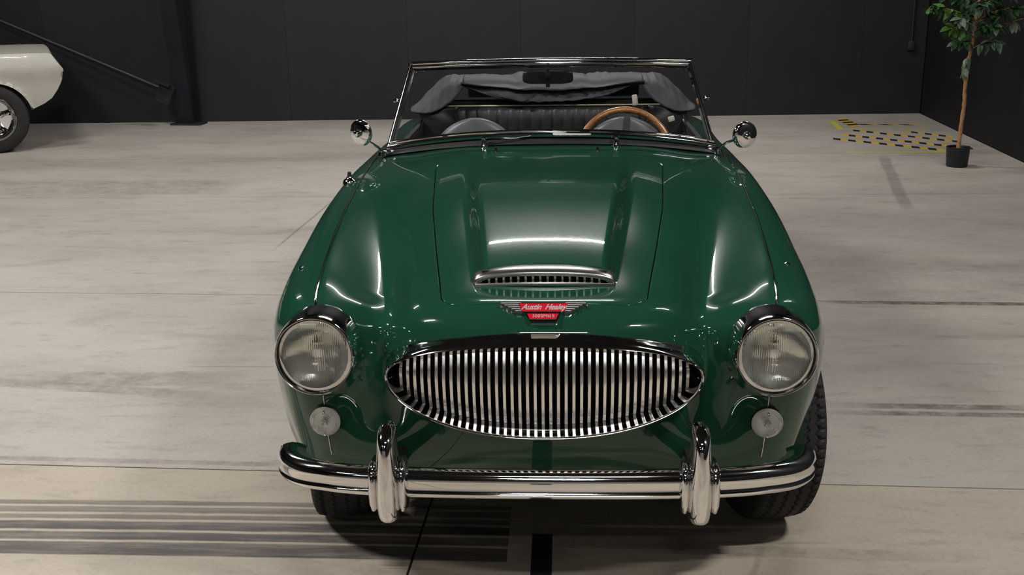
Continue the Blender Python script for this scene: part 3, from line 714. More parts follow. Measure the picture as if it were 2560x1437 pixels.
for s in (1, -1):
    pl = [bp(*p) for p in wing_l]; pl = [(s*x, y) for x, y in pl]
    mbw = bprism(pl if s < 0 else pl[::-1], -.006, .0022)
    for q in range(5):
        y0_ = 190+q*34; x0_ = 470+q*70; a = bp(x0_, y0_); b = bp(860, y0_-4)
        mbw.tube([(s*a[0], a[1], .0022), (s*b[0], b[1], .0026)], .0009, 6)
    bo('feather_wing', mbw, 'satin', badge)
bo('enamel_panel', bprism([bp(*p) for p in redA][::-1], .003, .0042), 'red', badge)
bo('enamel_panel', bprism([bp(*p) for p in redB][::-1], .003, .0042), 'red', badge)
def text_mesh(name, body, size, shear=0., space=1., bold=.0):
    c = bpy.data.curves.new(name, 'FONT'); c.body = body; c.size = size; c.shear = shear; c.space_character = space; c.align_x = 'CENTER'; c.align_y = 'CENTER'
    c.extrude = .0005; c.offset = bold; c.resolution_u = 5
    o = bpy.data.objects.new(name, c); COL.objects.link(o); dg = bpy.context.evaluated_depsgraph_get(); dg.update()
    me = bpy.data.meshes.new_from_object(o.evaluated_get(dg)); bpy.data.objects.remove(o); return me
MAT['letter'] = mat('silver lettering', (.85, .84, .82), .3, .6)
ca, cb = bp(1290, 275), bp(1290, 430)
t1 = obj('lettering', text_mesh('lettering', 'Austin  Healey', .0205, .5, .95, .0003), badge, 'letter', loc=(ca[0], ca[1], .0046))
t1.scale = (.90, 1.25, 1)
t2 = obj('lettering', text_mesh('lettering', '3000MkIII', .0125, 0, 1.12, .0), badge, 'letter', loc=(cb[0], cb[1], .0046)); t2.scale = (.92, 1.15, 1)
# ---- bonnet scoop vent (chrome frame, bars)
def vent_out(a, h, n=64, base=0.):
    out = []
    for k in range(n+1):
        t = PI*k/n; c = math.cos(t); s = math.sin(t)
        out.append((a*math.copysign(abs(c)**(2/2.6), c), h*abs(s)**(2/4.2)+base))
    return out
VY, VZ = .326, .8215
vt = [((x, z)) for x, z in vent_out(.1745, .0385)]
def sag(x): return -.007*(x/.175)**2
def vy(x): return VY + .012*(x/.175)**2
mb = MB()
def vring(a, h, dy, base=0.): return [(x, vy(x)+dy, VZ+z+sag(x)) for x, z in vent_out(a, h, base=base)]
Lr = [vring(.1785, .0385, .050), vring(.179, .0395, .032), vring(.1785, .0385, .018), vring(.1770, .0345, .005), vring(.1755, .032, .001), vring(.173, .030, .0), vring(.1705, .0285, .003), vring(.168, .027, .003),
      vring(.166, .0262, .0), vring(.161, .024, .0), vring(.158, .0225, .001), vring(.157, .022, .006), vring(.157, .022, .03)]
mb.grid(Lr)
for z0_, z1_, y0_, y1_ in ((-.002, .0065, 0, .03),):
    P = []
    for x in np.linspace(-.172, .172, 40): P.append([(x, vy(x)+y0_-.001, VZ+z0_+sag(x)), (x, vy(x)+y0_-.002, VZ+z1_-.003+sag(x)), (x, vy(x)+y0_, VZ+z1_+sag(x)), (x, vy(x)+y1_, VZ+z1_+sag(x))])
    mb.grid(P)
vent = mb.build('scoop_vent', car, 'satin', angle=50, label='bright metal air intake frame with upright bars')
def venth(x):
    c = min(1, abs(x)/.156); return .006+.0162*(1-c**2.6)**(1/4.2)
for k in range(18):
    x = (k-8.5)*.01815
    if abs(x) > .154: continue
    h = venth(x); MB().box((0, 0, 0), (.0062, .008, h-.002), bev=.0012).build('bar', vent, 'satin', loc=(x, vy(x)+.006, VZ+sag(x)+.0055+(h-.006)/2))
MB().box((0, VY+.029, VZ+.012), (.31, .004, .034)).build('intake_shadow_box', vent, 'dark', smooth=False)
# ---- headlamps
def headlamp(s):
    x0 = s*.5445
    C0 = np.array((x0, .235, .681)); C1 = np.array((x0-s*.0, .158, .6935))
    mb = MB(); NS = 72; L = []
    for f, r, dz in [(-.35, .107, 0), (0, .1085, 0), (.0, .109, 0), (.12, .1075, 0), (.45, .1045, 0), (.75, .1005, 0), (.93, .0975, 0), (1.0, .0955, 0), (1.04, .0935, 0), (1.0, .0905, 0), (.93, .0895, 0), (.86, .0885, 0), (.86, .080, 0)]:
        c = C0+(C1-C0)*f; row = []
        for k in range(NS+1):
            a = 2*PI*k/NS; yy = c[1] + (.022*math.sin(a)*(1-min(f, 1)) ) + .012*math.cos(a)*s*(1-min(f, 1)) + (.004*math.sin(a))
            row.append((c[0]+r*math.cos(a), yy, c[2]+r*math.sin(a)))
        L.append(row)
    mb.grid(L); h = mb.build('headlamp', car, 'chrome', angle=55, label='round headlamp in chrome bezel, %s in the picture' % ('left' if s < 0 else 'right'))
    # lens
    prof_o = [(r, -.024*(1-(r/.088)**2)) for r in np.linspace(0.0001, .088, 22)]; prof_i = [(r, y+.004) for r, y in prof_o[::-1]]
    MB().lathe(prof_o+prof_i, 72, axis='y').build('lens', h, 'lens', angle=60, loc=(x0, .172, .6935))
    MB().lathe([(r, .052*(1-(r/.088)**2)**.9+.006) for r in np.linspace(.0001, .0875, 20)], 64, axis='y').build('reflector', h, 'bowl', loc=(x0, .172, .6935))
    MB().lathe([(.0001, -.006), (.012, -.005), (.017, .002), (.017, .012), (.0001, .014)], 24, axis='y').box((0, .01, .0), (.006, .008, .1), mi=0).build('bulb_shield', h, 'chrome', loc=(x0, .196, .690))
    MB().box((0, 0, 0), (.015, .010, .007), bev=.003).box((0, 0, .003), (.004, .012, .011)).build('bulb', h, 'bulb', loc=(x0, .188, .722))
    MB().lathe([(.0895, .004), (.0895, -.003), (.0875, -.005), (.0865, .004)], 64, axis='y').build('seal', h, 'rubber', loc=(x0, .170, .6935))
    MB().lathe([(.0001, -.003), (.004, -.002), (.005, .001)], 12, axis='y').build('screw', h, 'steel', loc=(x0, .190, .787), rot=(-.9, 0, 0))
    # parking lamp
    xp, zp = s*.5435, .499; yp = ybody(min(abs(xp), .49), zp)+.004
    p = MB().lathe([(.0001, .0), (.030, .0), (.039, -.002), (.0395, -.010), (.038, -.012), (.039, .004)], 40, axis='y').build('parking_lamp', car, 'rubber', loc=(xp, yp, zp))
    MB().lathe([(.0001, -.034), (.012, -.0335), (.024, -.030), (.033, -.024), (.038, -.015), (.0385, -.010), (.037, -.010), (.032, -.019), (.022, -.026), (.010, -.030), (.0001, -.0305)], 48, axis='y').build('lens', p, 'park', angle=70)
    MB().lathe([(.0001, -.003), (.036, -.009)], 32, axis='y').build('reflector', p, 'palemetal')
    MB().lathe([(.0001, -.027), (.006, -.026), (.009, -.018), (.006, -.006)], 16, axis='y').build('bulb', p, 'satin')
    for zz in (.027, -.030): MB().lathe([(.0001, -.0325), (.003, -.031), (.003, -.02)], 10, axis='y', c=(0, .004, zz)).build('screw', p, 'steel')
headlamp(-1); headlamp(1)
# ---- bumper and overriders
bx = [(0, 0), (.15, .001), (.30, .006), (.42, .016), (.51, .034), (.58, .066), (.625, .108), (.648, .150), (.655, .185)]
bx = [(-x, y) for x, y in bx[:0:-1]]+bx; bx = crom([(x, y, 0) for x, y in bx], 6)
prof = [(.052, .455), (.040, .463), (.026, .467), (.014, .4645), (.0055, .4585), (.0015, .452), (.0, .4455), (.003, .4425), (.0045, .436), (.0045, .424), (.003, .4165), (.0, .4135), (.0005, .409), (.004, .4035), (.011, .399), (.024, .397), (.024, .401), (.012, .404), (.008, .43), (.012, .452), (.026, .462), (.05, .450)]
mb = MB(); ups = (0, 0, 1); P = []
for i, p in enumerate(bx):
    a = bx[max(i-1, 0)]; b = bx[min(i+1, len(bx)-1)]; t = b-a; t /= np.linalg.norm(t); inn = np.array((-t[1], t[0], 0)); 
    e = max(0, abs(p[0])-.52)/.135; dz = -.010*e; sc = 1+.05*e
    P.append([tuple(p+inn*q[0]*(1+.35*e)+np.array((0, 0, .43+(q[1]-.43)*sc+dz))) for q in prof]+[tuple(p+inn*prof[0][0]*(1+.35*e)+np.array((0, 0, .43+(prof[0][1]-.43)*sc+dz)))])
mb.grid(P); mb.add(P[0][:-1], [tuple(range(len(prof)))]); mb.add(P[-1][:-1], [tuple(range(len(prof)))])
bumper = mb.build('bumper', car, 'chrome', angle=50)
for s in (-1, 1): MB().box((s*.36, .16, .42), (.04, .26, .05), bev=.005).build('bumper_bracket', car, 'dark')
def overrider(s):
    mb = MB(); prof = [(.342, .010, .052, .012), (.348, -.012, .058, .021), (.360, -.025, .064, .0255), (.385, -.033, .07, .0275), (.42, -.036, .07, .028), (.46, -.034, .07, .0265), (.50, -.029, .07, .0245), (.532, -.023, .07, .0228), (.547, -.016, .07, .0222), (.559, -.002, .07, .0212), (.568, .016, .068, .018), (.572, .034, .060, .012)]
    zz = crom([(a, b, c) for a, b, c, d in prof], 3); ww = crom([(a, d, 0) for a, b, c, d in prof], 3); P = []
    for q, w_ in zip(zz, ww):
        z, yf, yb_ = q; hw = w_[1]; row = []
        for k in range(33):
            t = 2*PI*k/32; c, sn = math.cos(t), math.sin(t); ex = 2.3
            x = hw*math.copysign(abs(c)**(2/ex), c); y = (yf+yb_)/2 + (yb_-yf)/2*math.copysign(abs(sn)**(2/2.1), sn)
            row.append((s*.357+x, y, z))
        P.append(row)
    mb.grid(P); mb.add([p for p in P[0][:-1]], [tuple(range(31, -1, -1))]); mb.add([p for p in P[-1][:-1]], [tuple(range(32))])
    o = mb.build('overrider', car, 'chrome', angle=60)
    for q in (-1, 1):
        mc = MB(); P = []
        for z, hw, yf in [(.368, .004, .004), (.374, .009, -.006), (.39, .0125, -.012), (.42, .014, -.014), (.45, .014, -.012), (.472, .012, -.004), (.482, .009, .008), (.487, .004, .02)]:
            row = []
            for k in range(17):
                t = 2*PI*k/16; row.append((s*.357+q*.034+hw*math.cos(t)*1.0, (yf+.06)/2+(.06-yf)/2*math.sin(t), z))
            P.append(row)
        mc.grid(P); mc.add(P[0][:-1], [tuple(range(15, -1, -1))]); mc.add(P[-1][:-1], [tuple(range(16))]); mc.build('collar', o, 'chrome', angle=60)
overrider(-1); overrider(1)
# ---- windscreen
def base(s): x = .598*s; return Vector((x, 1.618+.165*abs(s)**2, 1.001-.066*abs(s)**2.2))
def head(s): return Vector((.524*s, 1.885+.070*abs(s)**2, 1.236-.014*abs(s)**2))
SS = np.linspace(-1, 1, 41)
fr = MB()
up = (head(0)-base(0)).normalized()
fr.sweep([head(s) for s in SS], [(-.016, -.014), (-.016, .006), (-.011, .012), (-.003, .015), (.005, .0145), (.011, .011), (.0145, .0055), (.015, .0), (.0125, -.003), (.0095, -.0045), (.0115, -.008), (.0125, -.012), (.010, -.016), (.004, -.017)], [tuple((head(s)-base(s)).normalized()) for s in SS])
ws = fr.build('windscreen', car, 'chrome', angle=50, label='chrome framed windscreen')
fr = MB(); lowp = [base(s)+(head(s)-base(s)).normalized()*.012 for s in SS]
fr.sweep(lowp, [(-.012, -.012), (-.012, .010), (-.004, .0125), (.004, .012), (.010, .009), (.014, .003), (.015, -.003), (.012, -.006), (.016, -.010), (.020, -.018), (.020, -.024), (.012, -.028)], [tuple((head(s)-base(s)).normalized()) for s in SS]); fr.build('lower_frame', ws, 'chrome', angle=50)
for s in (-1, 1):
    a = base(s)-(head(s)-base(s))*.03; b = head(s)+(head(s)-base(s))*.012; n = (b-a).normalized(); o1 = Vector((s, 0, 0))
    fr = MB(); fr.sweep([a, a.lerp(b, .33), a.lerp(b, .66), b], [(-.013, -.010), (-.0145, -.004), (-.012, .002), (-.007, .003), (-.005, .007), (-.001, .011), (.005, .012), (.011, .009), (.014, .003), (.013, -.004), (.010, -.010)], (s, .25, .2)); fr.build('pillar', ws, 'chrome', angle=50)
    MB().box((0, 0, 0), (.05, .07, .018), bev=.006).build('pillar_foot', ws, 'chrome', loc=a+Vector((-s*.004, .0, -.002)))
    MB().lathe([(.0001, .012), (.007, .010), (.009, 0), (.006, -.01)], 14, axis='x').build('knob', ws, 'chrome', loc=a.lerp(b, .56)+Vector((s*.028, .03, 0)), rot=(0, 0, 0 if s > 0 else PI))
for q in (-1, 1):
    p0 = head(q*.955)+Vector((0, .022, -.020)); MB().tube([p0+Vector((-q*.022, 0, -.004)), p0+Vector((-q*.010, 0, .006)), p0+Vector((q*.004, 0, .004)), p0+Vector((q*.010, 0, -.010))], .0035, 8).build('latch', ws, 'chrome')
P = []
for s in SS: P.append([tuple(base(s).lerp(head(s), t)+Vector((0, .0, 0))) for t in np.linspace(.02, .99, 9)])
MB().grid(P).build('glass', ws, 'glass', angle=180)
sl = MB(); sl.sweep([base(s)+Vector((0, -.004, -.008)) for s in SS*1.02], [(-.02, -.014), (-.016, .002), (0, .004), (.018, -.002), (.034, -.016)], (0, 0, 1)); sl.build('seal', ws, 'rubber')
# interior mirror
mr = MB()
P = []
for d, sc in [(-.012, .80), (-.011, .93), (-.006, 1.0), (.004, 1.0), (.009, .97), (.010, .9)]:
    row = []
    for k in range(49):
        t = 2*PI*k/48; c, sn = math.cos(t), math.sin(t); row.append((.094*sc*math.copysign(abs(c)**(2/5), c)*(1-.04*sn), d, .0265*(sc if sc > .85 else .86)*math.copysign(abs(sn)**(2/3.6), sn)))
    P.append(row)
mr.grid(P); mr.add(P[0][:-1], [tuple(range(47, -1, -1))]); mr.add(P[-1][:-1], [tuple(range(48))])
rv = mr.build('interior_mirror', car, 'black', loc=(-.008, 1.87, 1.184), rot=(.18, 0, 0))
MB().box((0, -.016, .010), (.024, .012, .030), bev=.004).tube([(0, -.018, .022), (0, -.03, .04)], .005, 8).build('bracket', rv, 'black'); MB().box((0, -.006, -.033), (.016, .006, .012), bev=.002).build('dip_lever', rv, 'black')
# exterior mirrors
for s, cc, bs in ((-1, (-.690, 1.70, 1.004), (-.622, 1.745, .922)), (1, (.702, 1.70, .986), (.615, 1.745, .920))):
    c = Vector(cc); b = Vector(bs)
    ax = Vector((s*.46, -.88, -.03)).normalized() if s < 0 else Vector((s*.36, -.93, -.01)).normalized()
    q = Vector((0, 1, 0)).rotation_difference(-ax).to_matrix()
    m = MB().lathe([(.0001, -.012), (.014, -.0113), (.028, -.009), (.040, -.005), (.0475, 0), (.0485, .006), (.047, .008), (.0001, .007)], 40, axis='y', R=q).build('wing_mirror', car, 'chrome', angle=50, loc=c)
    hub = ax*.026
    MB().lathe([(.0001, -.014), (.010, -.013), (.014, -.006), (.015, .004), (.012, .010)], 20, axis='y', R=q, c=hub*.7).tube([hub*.9, (b-c)+Vector((s*.028, -.01, .034)), (b-c)+Vector((s*.010, -.006, .020)), (b-c)], [.0042, .0046, .005, .007], 10).lathe([(.0001, .008), (.014, .006), (.018, -.008)], 20, c=(b-c)).build('stem', m, 'chrome', angle=50)
# wipers
def bl(s, f=.0, dy=-.03, dz=.0): 
    p = base(s).lerp(head(s), f); return p+Vector((0, dy, dz))
def wiper(xp, tip_s, tip_f, b0, b1, m='satin'):
    s0 = xp/.606; p = Vector((xp, base(s0).y-.045, base(s0).z-.020)); n = Vector((0, -.25, .95)).normalized()
    w_ = MB().lathe([(.0001, .022), (.008, .021), (.010, .014), (.010, 0), (.014, -.006), (.016, -.02)], 20, c=p).box(tuple(p+Vector((0, -.004, .024))), (.016, .026, .012), rotx(.2), bev=.004).build('wiper', car, 'chrome')
    tip = bl(tip_s, tip_f, -.026)
    MB().tube([p+Vector((0, 0, .026)), p.lerp(tip, .12)+Vector((0, -.004, .022)), p.lerp(tip, .5)+Vector((0, -.006, .004)), tip], [.0055, .0038, .0028, .0022], 8).build('arm', w_, 'chrome')
    a = bl(b0[0], b0[1], -.022); b = bl(b1[0], b1[1], -.022); mid = a.lerp(b, .5)+Vector((0, -.006, .002))
    MB().tube([a, mid, b], [.0035, .0058, .0035], 8).build('blade', w_, m); MB().tube([a+Vector((0, .008, -.006)), b+Vector((0, .008, -.006))], .003, 6).build('blade_rubber', w_, 'rubber')
wiper(-.232, -.02, .050, (-.17, .070), (.10, .045)); wiper(.236, .42, .075, (.24, .06), (.80, .065), 'rubber')
MB().tube([bl(.02, .03, -.03), bl(.245, .030, -.03)], .0055, 8).build('wiper_blade', car, 'satin')
for x in (-.185, .168):
    p = Vector((x, 1.51, .966)); MB().lathe([(.0001, .010), (.005, .009), (.006, .002), (.009, 0), (.009, -.008)], 14, c=p).build('washer_jet', car, 'chrome')
for x, y in ((-.648, .52), (.632, .53)):
    z = zsurf_near(x, y, 0); MB().lathe([(.0001, .005), (.007, .003), (.009, 0), (.009, -.008)], 16, c=(x, y, z)).build('wing_stud', car, 'chrome')
x, y = -.672, 1.36; z = zsurf_near(x, y, 0); p = Vector((x, y, z))
an = MB().lathe([(.0001, .020), (.010, .018), (.013, .012), (.020, .008), (.024, 0), (.024, -.012)], 24, c=p).build('aerial_base', car, 'chrome'); MB().lathe([(.0001, .036), (.006, .034), (.008, .02), (.009, .014)], 14, c=p).build('aerial_tip', an, 'rubber')
# ---- interior
tub = MB()
for s in (-1, 1): tub.box((s*.612, 2.42, .60), (.02, 1.28, .58))
tub.box((0, 2.4, .30), (1.22, 1.4, .02)).box((0, 1.80, .66), (1.2, .02, .50)).box((0, 3.10, .60), (1.22, .02, .60))
tub.build('cabin_lining', car, 'dark', smooth=False)
dp = [Vector((.59*s, 1.775+.03*s*s, .975-.046*abs(s)**2.2)) for s in np.linspace(-1, 1, 25)]
MB().tube(dp, .020, 12, up=(0, 0, 1)).build('dash_pad', car, 'leather')
def seat(x):
    P = []
    for t in 1-(1-np.linspace(0, 1, 34))**1.6:
        z = .42+.525*t; row = []
        hw = .225*max(.0001, 1-max(0, (t-.45)/.555)**2.2)**.5; th = .055*(1-.5*t)
        for k in range(41):
            a = 2*PI*k/40; c, sn = math.cos(a), math.sin(a); xx = hw*math.copysign(abs(c)**(2/2.8), c)
            edge = (1-(abs(xx)/.225)**4)
            row.append((x+xx, 2.42+.10*t+th*math.copysign(abs(sn)**(2/2.4), sn)*(.35+.65*edge)+.02*(xx/.2)**2, z))
        P.append(row)
    m = MB().grid(P); m.add(P[-1][:-1], [tuple(range(40))]); o = m.build('seat', car, 'seatlit', angle=60)
    MB().box((x, 2.18, .42), (.46, .5, .14), bev=.05).build('cushion', o, 'leather')
seat(-.335); seat(.315)
# rear panel: upright flutes with cream piping
P = []
for x in np.linspace(-.56, .56, 225):
    f = abs(math.sin(PI*x/.052))**.5*.010; P.append([(x, 2.99-f*.2, .60), (x, 2.965-f, .70), (x, 2.96-f, .86), (x, 2.962-f, .92), (x, 2.975-f*.6, .938), (x, 3.0, .942)])
rs = MB().grid(P).build('rear_seat_back', car, 'leather', angle=80)
MB().tube([(-.57, 2.975, .946), (.57, 2.975, .946)], .0035, 8).build('piping', rs, 'cream')
MB().box((0, 3.03, .955), (1.1, .08, .02)).build('rear_shelf', car, 'dark', smooth=False)
# folded soft top
def wr(x, z, k=0): return .007*math.sin(15*x+5*math.sin(4*x+k)+22*z)+.0045*math.sin(37*x+9*math.sin(9*x)+30*z+k)+.0022*math.sin(83*x+25*math.sin(5*z+3*x)+k)
def drape(hem, y0, k, amp=1.):
    P = []
    for x in np.linspace(-.43, .43, 90):
        zb = hem(x); pts = [(y0, zb), (y0-.004, zb+.006), (y0+.004, zb+(1.05-zb)*.45), (y0+.03, 1.046), (y0+.07, 1.068), (y0+.13, 1.080), (y0+.22, 1.076), (y0+.34, 1.04), (y0+.40, .95)]
        row = []
        for i, q in enumerate(crom([(0, a, b) for a, b in pts], 5)):
            w_ = wr(x, q[2], k)*amp*(1 if q[2] > zb+.01 else .4); w_ *= 1-(abs(x)/.43)**4; row.append((x, q[1]+w_, q[2]+w_*.6))
        P.append(row)
    m = MB().grid(P); return m
def hemU(x): t = (x+.015)/.415; return 1.056-.038*max(0, 1-abs(t)**1.9)
def hemL(x): t = (x+.02)/.41; return 1.046-.082*max(0, 1-abs(t)**2.6)
def solid(o, th=.004):
    md = o.modifiers.new('thickness', 'SOLIDIFY'); md.thickness = th; md.offset = -1; return o
top_ = solid(drape(hemU, 2.93, 0).build('folded_soft_top', car, 'fabric', angle=180, label='folded black cloth hood behind the seats'))
solid(drape(hemL, 2.943, 2.1, 1.6).build('lower_fold', top_, 'fabric', angle=180))
for s in (-1, 1):
    rows_ = [[(.424, 3.30, 1.042), (.47, 3.30, 1.04), (.52, 3.28, 1.03), (.58, 3.20, .98), (.65, 3.10, .93)],
             [(.424, 3.13, 1.077), (.475, 3.13, 1.082), (.530, 3.11, 1.074), (.592, 3.05, 1.015), (.660, 2.98, .945)],
             [(.424, 3.02, 1.073), (.475, 3.01, 1.076), (.525, 3.00, 1.062), (.592, 2.97, 1.008), (.664, 2.92, .950)],
             [(.424, 2.958, 1.058), (.468, 2.93, 1.046), (.520, 2.90, 1.022), (.588, 2.88, .980), (.664, 2.87, .942)],
             [(.424, 2.928, 1.040), (.456, 2.885, .995), (.505, 2.845, .957), (.580, 2.825, .937), (.655, 2.85, .932)]]
    D2 = np.array(rows_); k = [0, 1, 2, 3, 4]; B1 = nat_basis(k, np.linspace(0, 4, 34)); B2 = nat_basis(k, np.linspace(0, 4, 40)); Q = np.einsum('ai,bj,ijk->abk', B1, B2, D2)
    for i in range(Q.shape[0]):
        for j in range(Q.shape[1]):
            x, y, z = Q[i, j]; w_ = .005*math.sin(26*x+9*math.sin(11*z)+3*s)+.004*math.sin(60*z+20*x+6*math.sin(14*x))+.002*math.sin(120*x+50*z*x); w_ *= .5; Q[i, j] = (s*x, y-w_*.6, z+w_)
    solid(MB().grid(Q).build('side_flap', top_, 'fabric', angle=180), .006)
    MB().tube([tuple(Q[-1, j]) for j in range(0, 40, 3)], .004, 8).build('flap_binding', top_, 'rubber')
    m = MB(); P = []
    for t in np.linspace(0, 1, 14):
        row = []
        for q in np.linspace(0, 1, 20): row.append((s*(.44+.19*q+.012*math.sin(9*t+4*q)), 2.88-.02*q+.03*math.sin(6*q+2*t)*.4, .955-.02*q-.20*t+.02*math.sin(7*q)*t))
        P.append(row)
    solid(m.grid(P).build('hanging_fold', top_, 'leather', angle=180), .01)
    MB().tube([(s*.585, 2.70, .93), (s*.60, 2.68, .86), (s*.612, 2.60, .82)], [.006, .005, .005], 8).tube([(s*.585, 2.70, .93), (s*.605, 2.78, .90)], .004, 8).build('frame_link', top_, 'chrome')
MB().box((0, 0, 0), (.026, .012, .052), roty(-.12), bev=.010).build('hood_buckle', top_, 'plaster', loc=(.386, 2.93, .972), label='pale rounded end piece under the folded hood')
MB().box((0, 0, 0), (.030, .012, .026), roty(-.3), bev=.008).build('hood_buckle', top_, 'plaster', loc=(.545, 2.80, .90))
# steering wheel
Rs = rotx(math.radians(-20)); cw = Vector((.298, 2.165, .838))
m = MB(); n = 120; P = []
for k in range(n+1):
    t = 2*PI*k/n; row = []
    for q in range(13):
        a = 2*PI*q/12; nt = (.0018*max(0, math.cos(36*t)) if 4 <= q <= 8 else 0); rr_ = .187+(.0135-nt)*math.cos(a); row.append(Rs @ Vector((rr_*math.cos(t), .0115*math.sin(a), rr_*math.sin(t))))
    P.append([tuple(v) for v in row])
sw = m.grid(P).build('steering_wheel', car, 'wood', loc=cw, label='varnished wooden steering wheel rim with metal spokes')
for a in (86, 206, 326):
    t = math.radians(a); m = MB(); d = Vector((math.cos(t), 0, math.sin(t))); e = Vector((-math.sin(t), 0, math.cos(t)))
    V = []
    for r, hw, y in ((.03, .024, .03), (.10, .016, .015), (.16, .013, .004), (.180, .020, 0)):
        for q in (-1, 1):
            for yy in (-.0012, .0012): V.append(Rs @ (d*r+e*q*hw+Vector((0, y+yy, 0))))
    F = []
    for i in range(3):
        b = i*4; F += [(b, b+4, b+6, b+2), (b+1, b+3, b+7, b+5), (b, b+1, b+5, b+4), (b+2, b+6, b+7, b+3)]
    m.add(V, F)
    for r in (.085, .12): m.lathe([(.0001, -.004), (.005, -.003), (.006, 0)], 12, axis='y', c=tuple(Rs @ (d*r+Vector((0, .015, 0)))))
    m.build('spoke', sw, 'grey', smooth=False)
MB().lathe([(.0001, .02), (.03, .02), (.032, .03), (.028, .045), (.0001, .05)], 24, axis='y', R=Rs).build('hub', sw, 'black')
m = MB()
for k in range(30):
    t = 2*PI*k/30; m.lathe([(.0001, -.0135), (.0035, -.0125), (.0045, -.010)], 8, axis='y', R=Rs, c=tuple(Rs @ Vector((.184*math.cos(t), 0, .184*math.sin(t)))))
m.build('rivets', sw, 'bark')
MB().tube([cw+Rs@Vector((0, -.02, 0)), cw+Rs@Vector((0, -.38, 0))], .02, 12).build('steering_column', car, 'dark')
# ---- wheels
def make_wheel(parent, R=.325, W=.165, rimr=.20, front=True):
    m = MB(); nc = 288; prof_ = []
    hw = W/2
    # (lateral, radius)
    base_p = [(-hw*.80, rimr+.002), (-hw*.98, rimr+.02), (-hw*1.08, (R+rimr)/2), (-hw*1.02, R-.030), (-hw*.94, R-.014)]
    tread = np.linspace(-hw*.86, hw*.86, 33)
    P = []
    for k in range(nc+1):
        t = 2*PI*k/nc; ph = k/nc*72; row = []
        for a, r in base_p: row.append((a, r))
        zz = .0045*(abs((ph % 1)*2-1)*2-1)
        for a in tread:
            rr_ = R-.006*(abs(a)/hw/.86)**3
            g = 0.
            for gx in (-.62, -.21, .21, .62):
                if abs(a-gx*hw-zz) < .0036: g = .007
            if abs(a) > hw*.70 and (ph % 1) < .18: g = .006
            row.append((a, rr_-g))
        for a, r in base_p[::-1]: row.append((-a, r))
        P.append([(a, r*math.cos(t), r*math.sin(t)) for a, r in row])
    m.grid(P); tyre = m.build('wheel', parent, 'tyre', angle=35)
    return tyre
def rim_for(w_, s, rimr=.20, wire=True):
    MB().lathe([(rimr-.002, -.06), (rimr+.008, -.066), (rimr+.008, -.056), (rimr-.015, -.04), (rimr-.022, 0), (rimr-.015, .04), (rimr+.008, .056), (rimr+.008, .066), (rimr-.002, .06)], 48, axis='x').build('rim', w_, 'satin')
    MB().lathe([(.0001, s*.075), (.022, s*.074), (.030, s*.06), (.034, s*.03), (.045, s*.0), (.05, -s*.03)], 24, axis='x').build('hub', w_, 'chrome')
    m = MB()
    for k in range(24):
        t = 2*PI*k/24; t2 = t+(.35 if k % 2 else -.35); m.tube([(s*(.03 if k % 2 else -.01), .04*math.cos(t), .04*math.sin(t)), (s*.02, (rimr-.016)*math.cos(t2), (rimr-.016)*math.sin(t2))], .0025, 5)
    m.build('spokes', w_, 'steel')
wheels = []
for i, (x, y, s, st) in enumerate(((-.622, WY, -1, 10.), (.622, WY, 1, 10.), (-.635, RY, -1, 0), (.635, RY, 1, 0))):
    if i == 0: w0 = make_wheel(car)
    else: w0 = wheels[0].copy(); COL.objects.link(w0); w0.parent = car
    w0.location = (x, y, .325); w0.rotation_euler = (0, 0, math.radians(st)); wheels.append(w0)
for w0, s in zip(wheels, (-1, 1, -1, 1)): rim_for(w0, s)
# ------------------------------------------------------------------ white car at the left
wc = empty('white_car', 'cream white classic coupe, rear quarter and chrome wheel in view at the left edge', 'car', (-5.06, 7.62, 0), None, math.radians(27))
def wsec(x):
    """half section at x (car runs along -x): returns list of (y_out, z)"""
    return None
# side outline in x,z relative to the wheel centre (rear at +x)
def white_body():
    # columns: cross-section profile from roof/deck centre line to sill; rows along x from tail (+) to front (-)
    stat = [(.555, .80, .56, .86), (.560, .86, .52, .88), (.52, .945, .42, .90), (.44, .972, .34, .91), (.30, .975, .30, .91), (.0, .978, .28, .915), (-.4, .985, .27, .92), (-1.0, .985, .26, .92), (-1.7, .975, .26, .92), (-2.6, .96, .26, .92), (-3.3, .93, .30, .90), (-3.6, .84, .36, .86)]
    return stat
ZT = crom([(-3.75, .70, 0), (-3.6, .90, 0), (-2.6, .955, 0), (-1.2, .965, 0), (-.4, .962, 0), (.10, .960, 0), (.36, .958, 0), (.44, .945, 0), (.49, .87, 0), (.535, .79, 0)], 8)
prof_tail = [(.44, .955), (.465, .935), (.49, .88), (.52, .82), (.548, .775), (.548, .745), (.535, .72), (.530, .66), (.515, .615), (.475, .545), (.42, .475), (.35, .43), (.27, .395), (.235, .382)]
zt = .958
def side_outline():
    pts = [(-3.55, .30), (-3.7, .45), (-3.72, .70), (-3.55, .90), (-2.6, .95), (-1.2, .965), (-.3, .965), (.30, .960)] + prof_tail
    # rear arch then sill and front arch
    for t in np.linspace(.2, PI+.15, 26): pts.append((-.10+.345*math.cos(t), .315+.335*math.sin(t)))
    pts += [(-.45, .27), (-2.30, .27)]
    for t in np.linspace(-.15, PI+.15, 26): pts.append((-2.72+.345*math.cos(t), .315+.335*math.sin(t)))
    return pts
so = [(x, z if z < .6 else .6+(z-.6)*.80) for x, z in side_outline()]
bm = bmesh.new(); vs = [bm.verts.new((x, 0, z)) for x, z in so]; f = bm.faces.new(vs); bmesh.ops.triangulate(bm, faces=[f])
for _ in range(6):
    bmesh.ops.subdivide_edges(bm, edges=[e for e in bm.edges if e.calc_length() > .07], cuts=1, use_grid_fill=False); bmesh.ops.triangulate(bm, faces=list(bm.faces))
bmesh.ops.beautify_fill(bm, faces=list(bm.faces), edges=[e for e in bm.edges if not e.is_boundary])
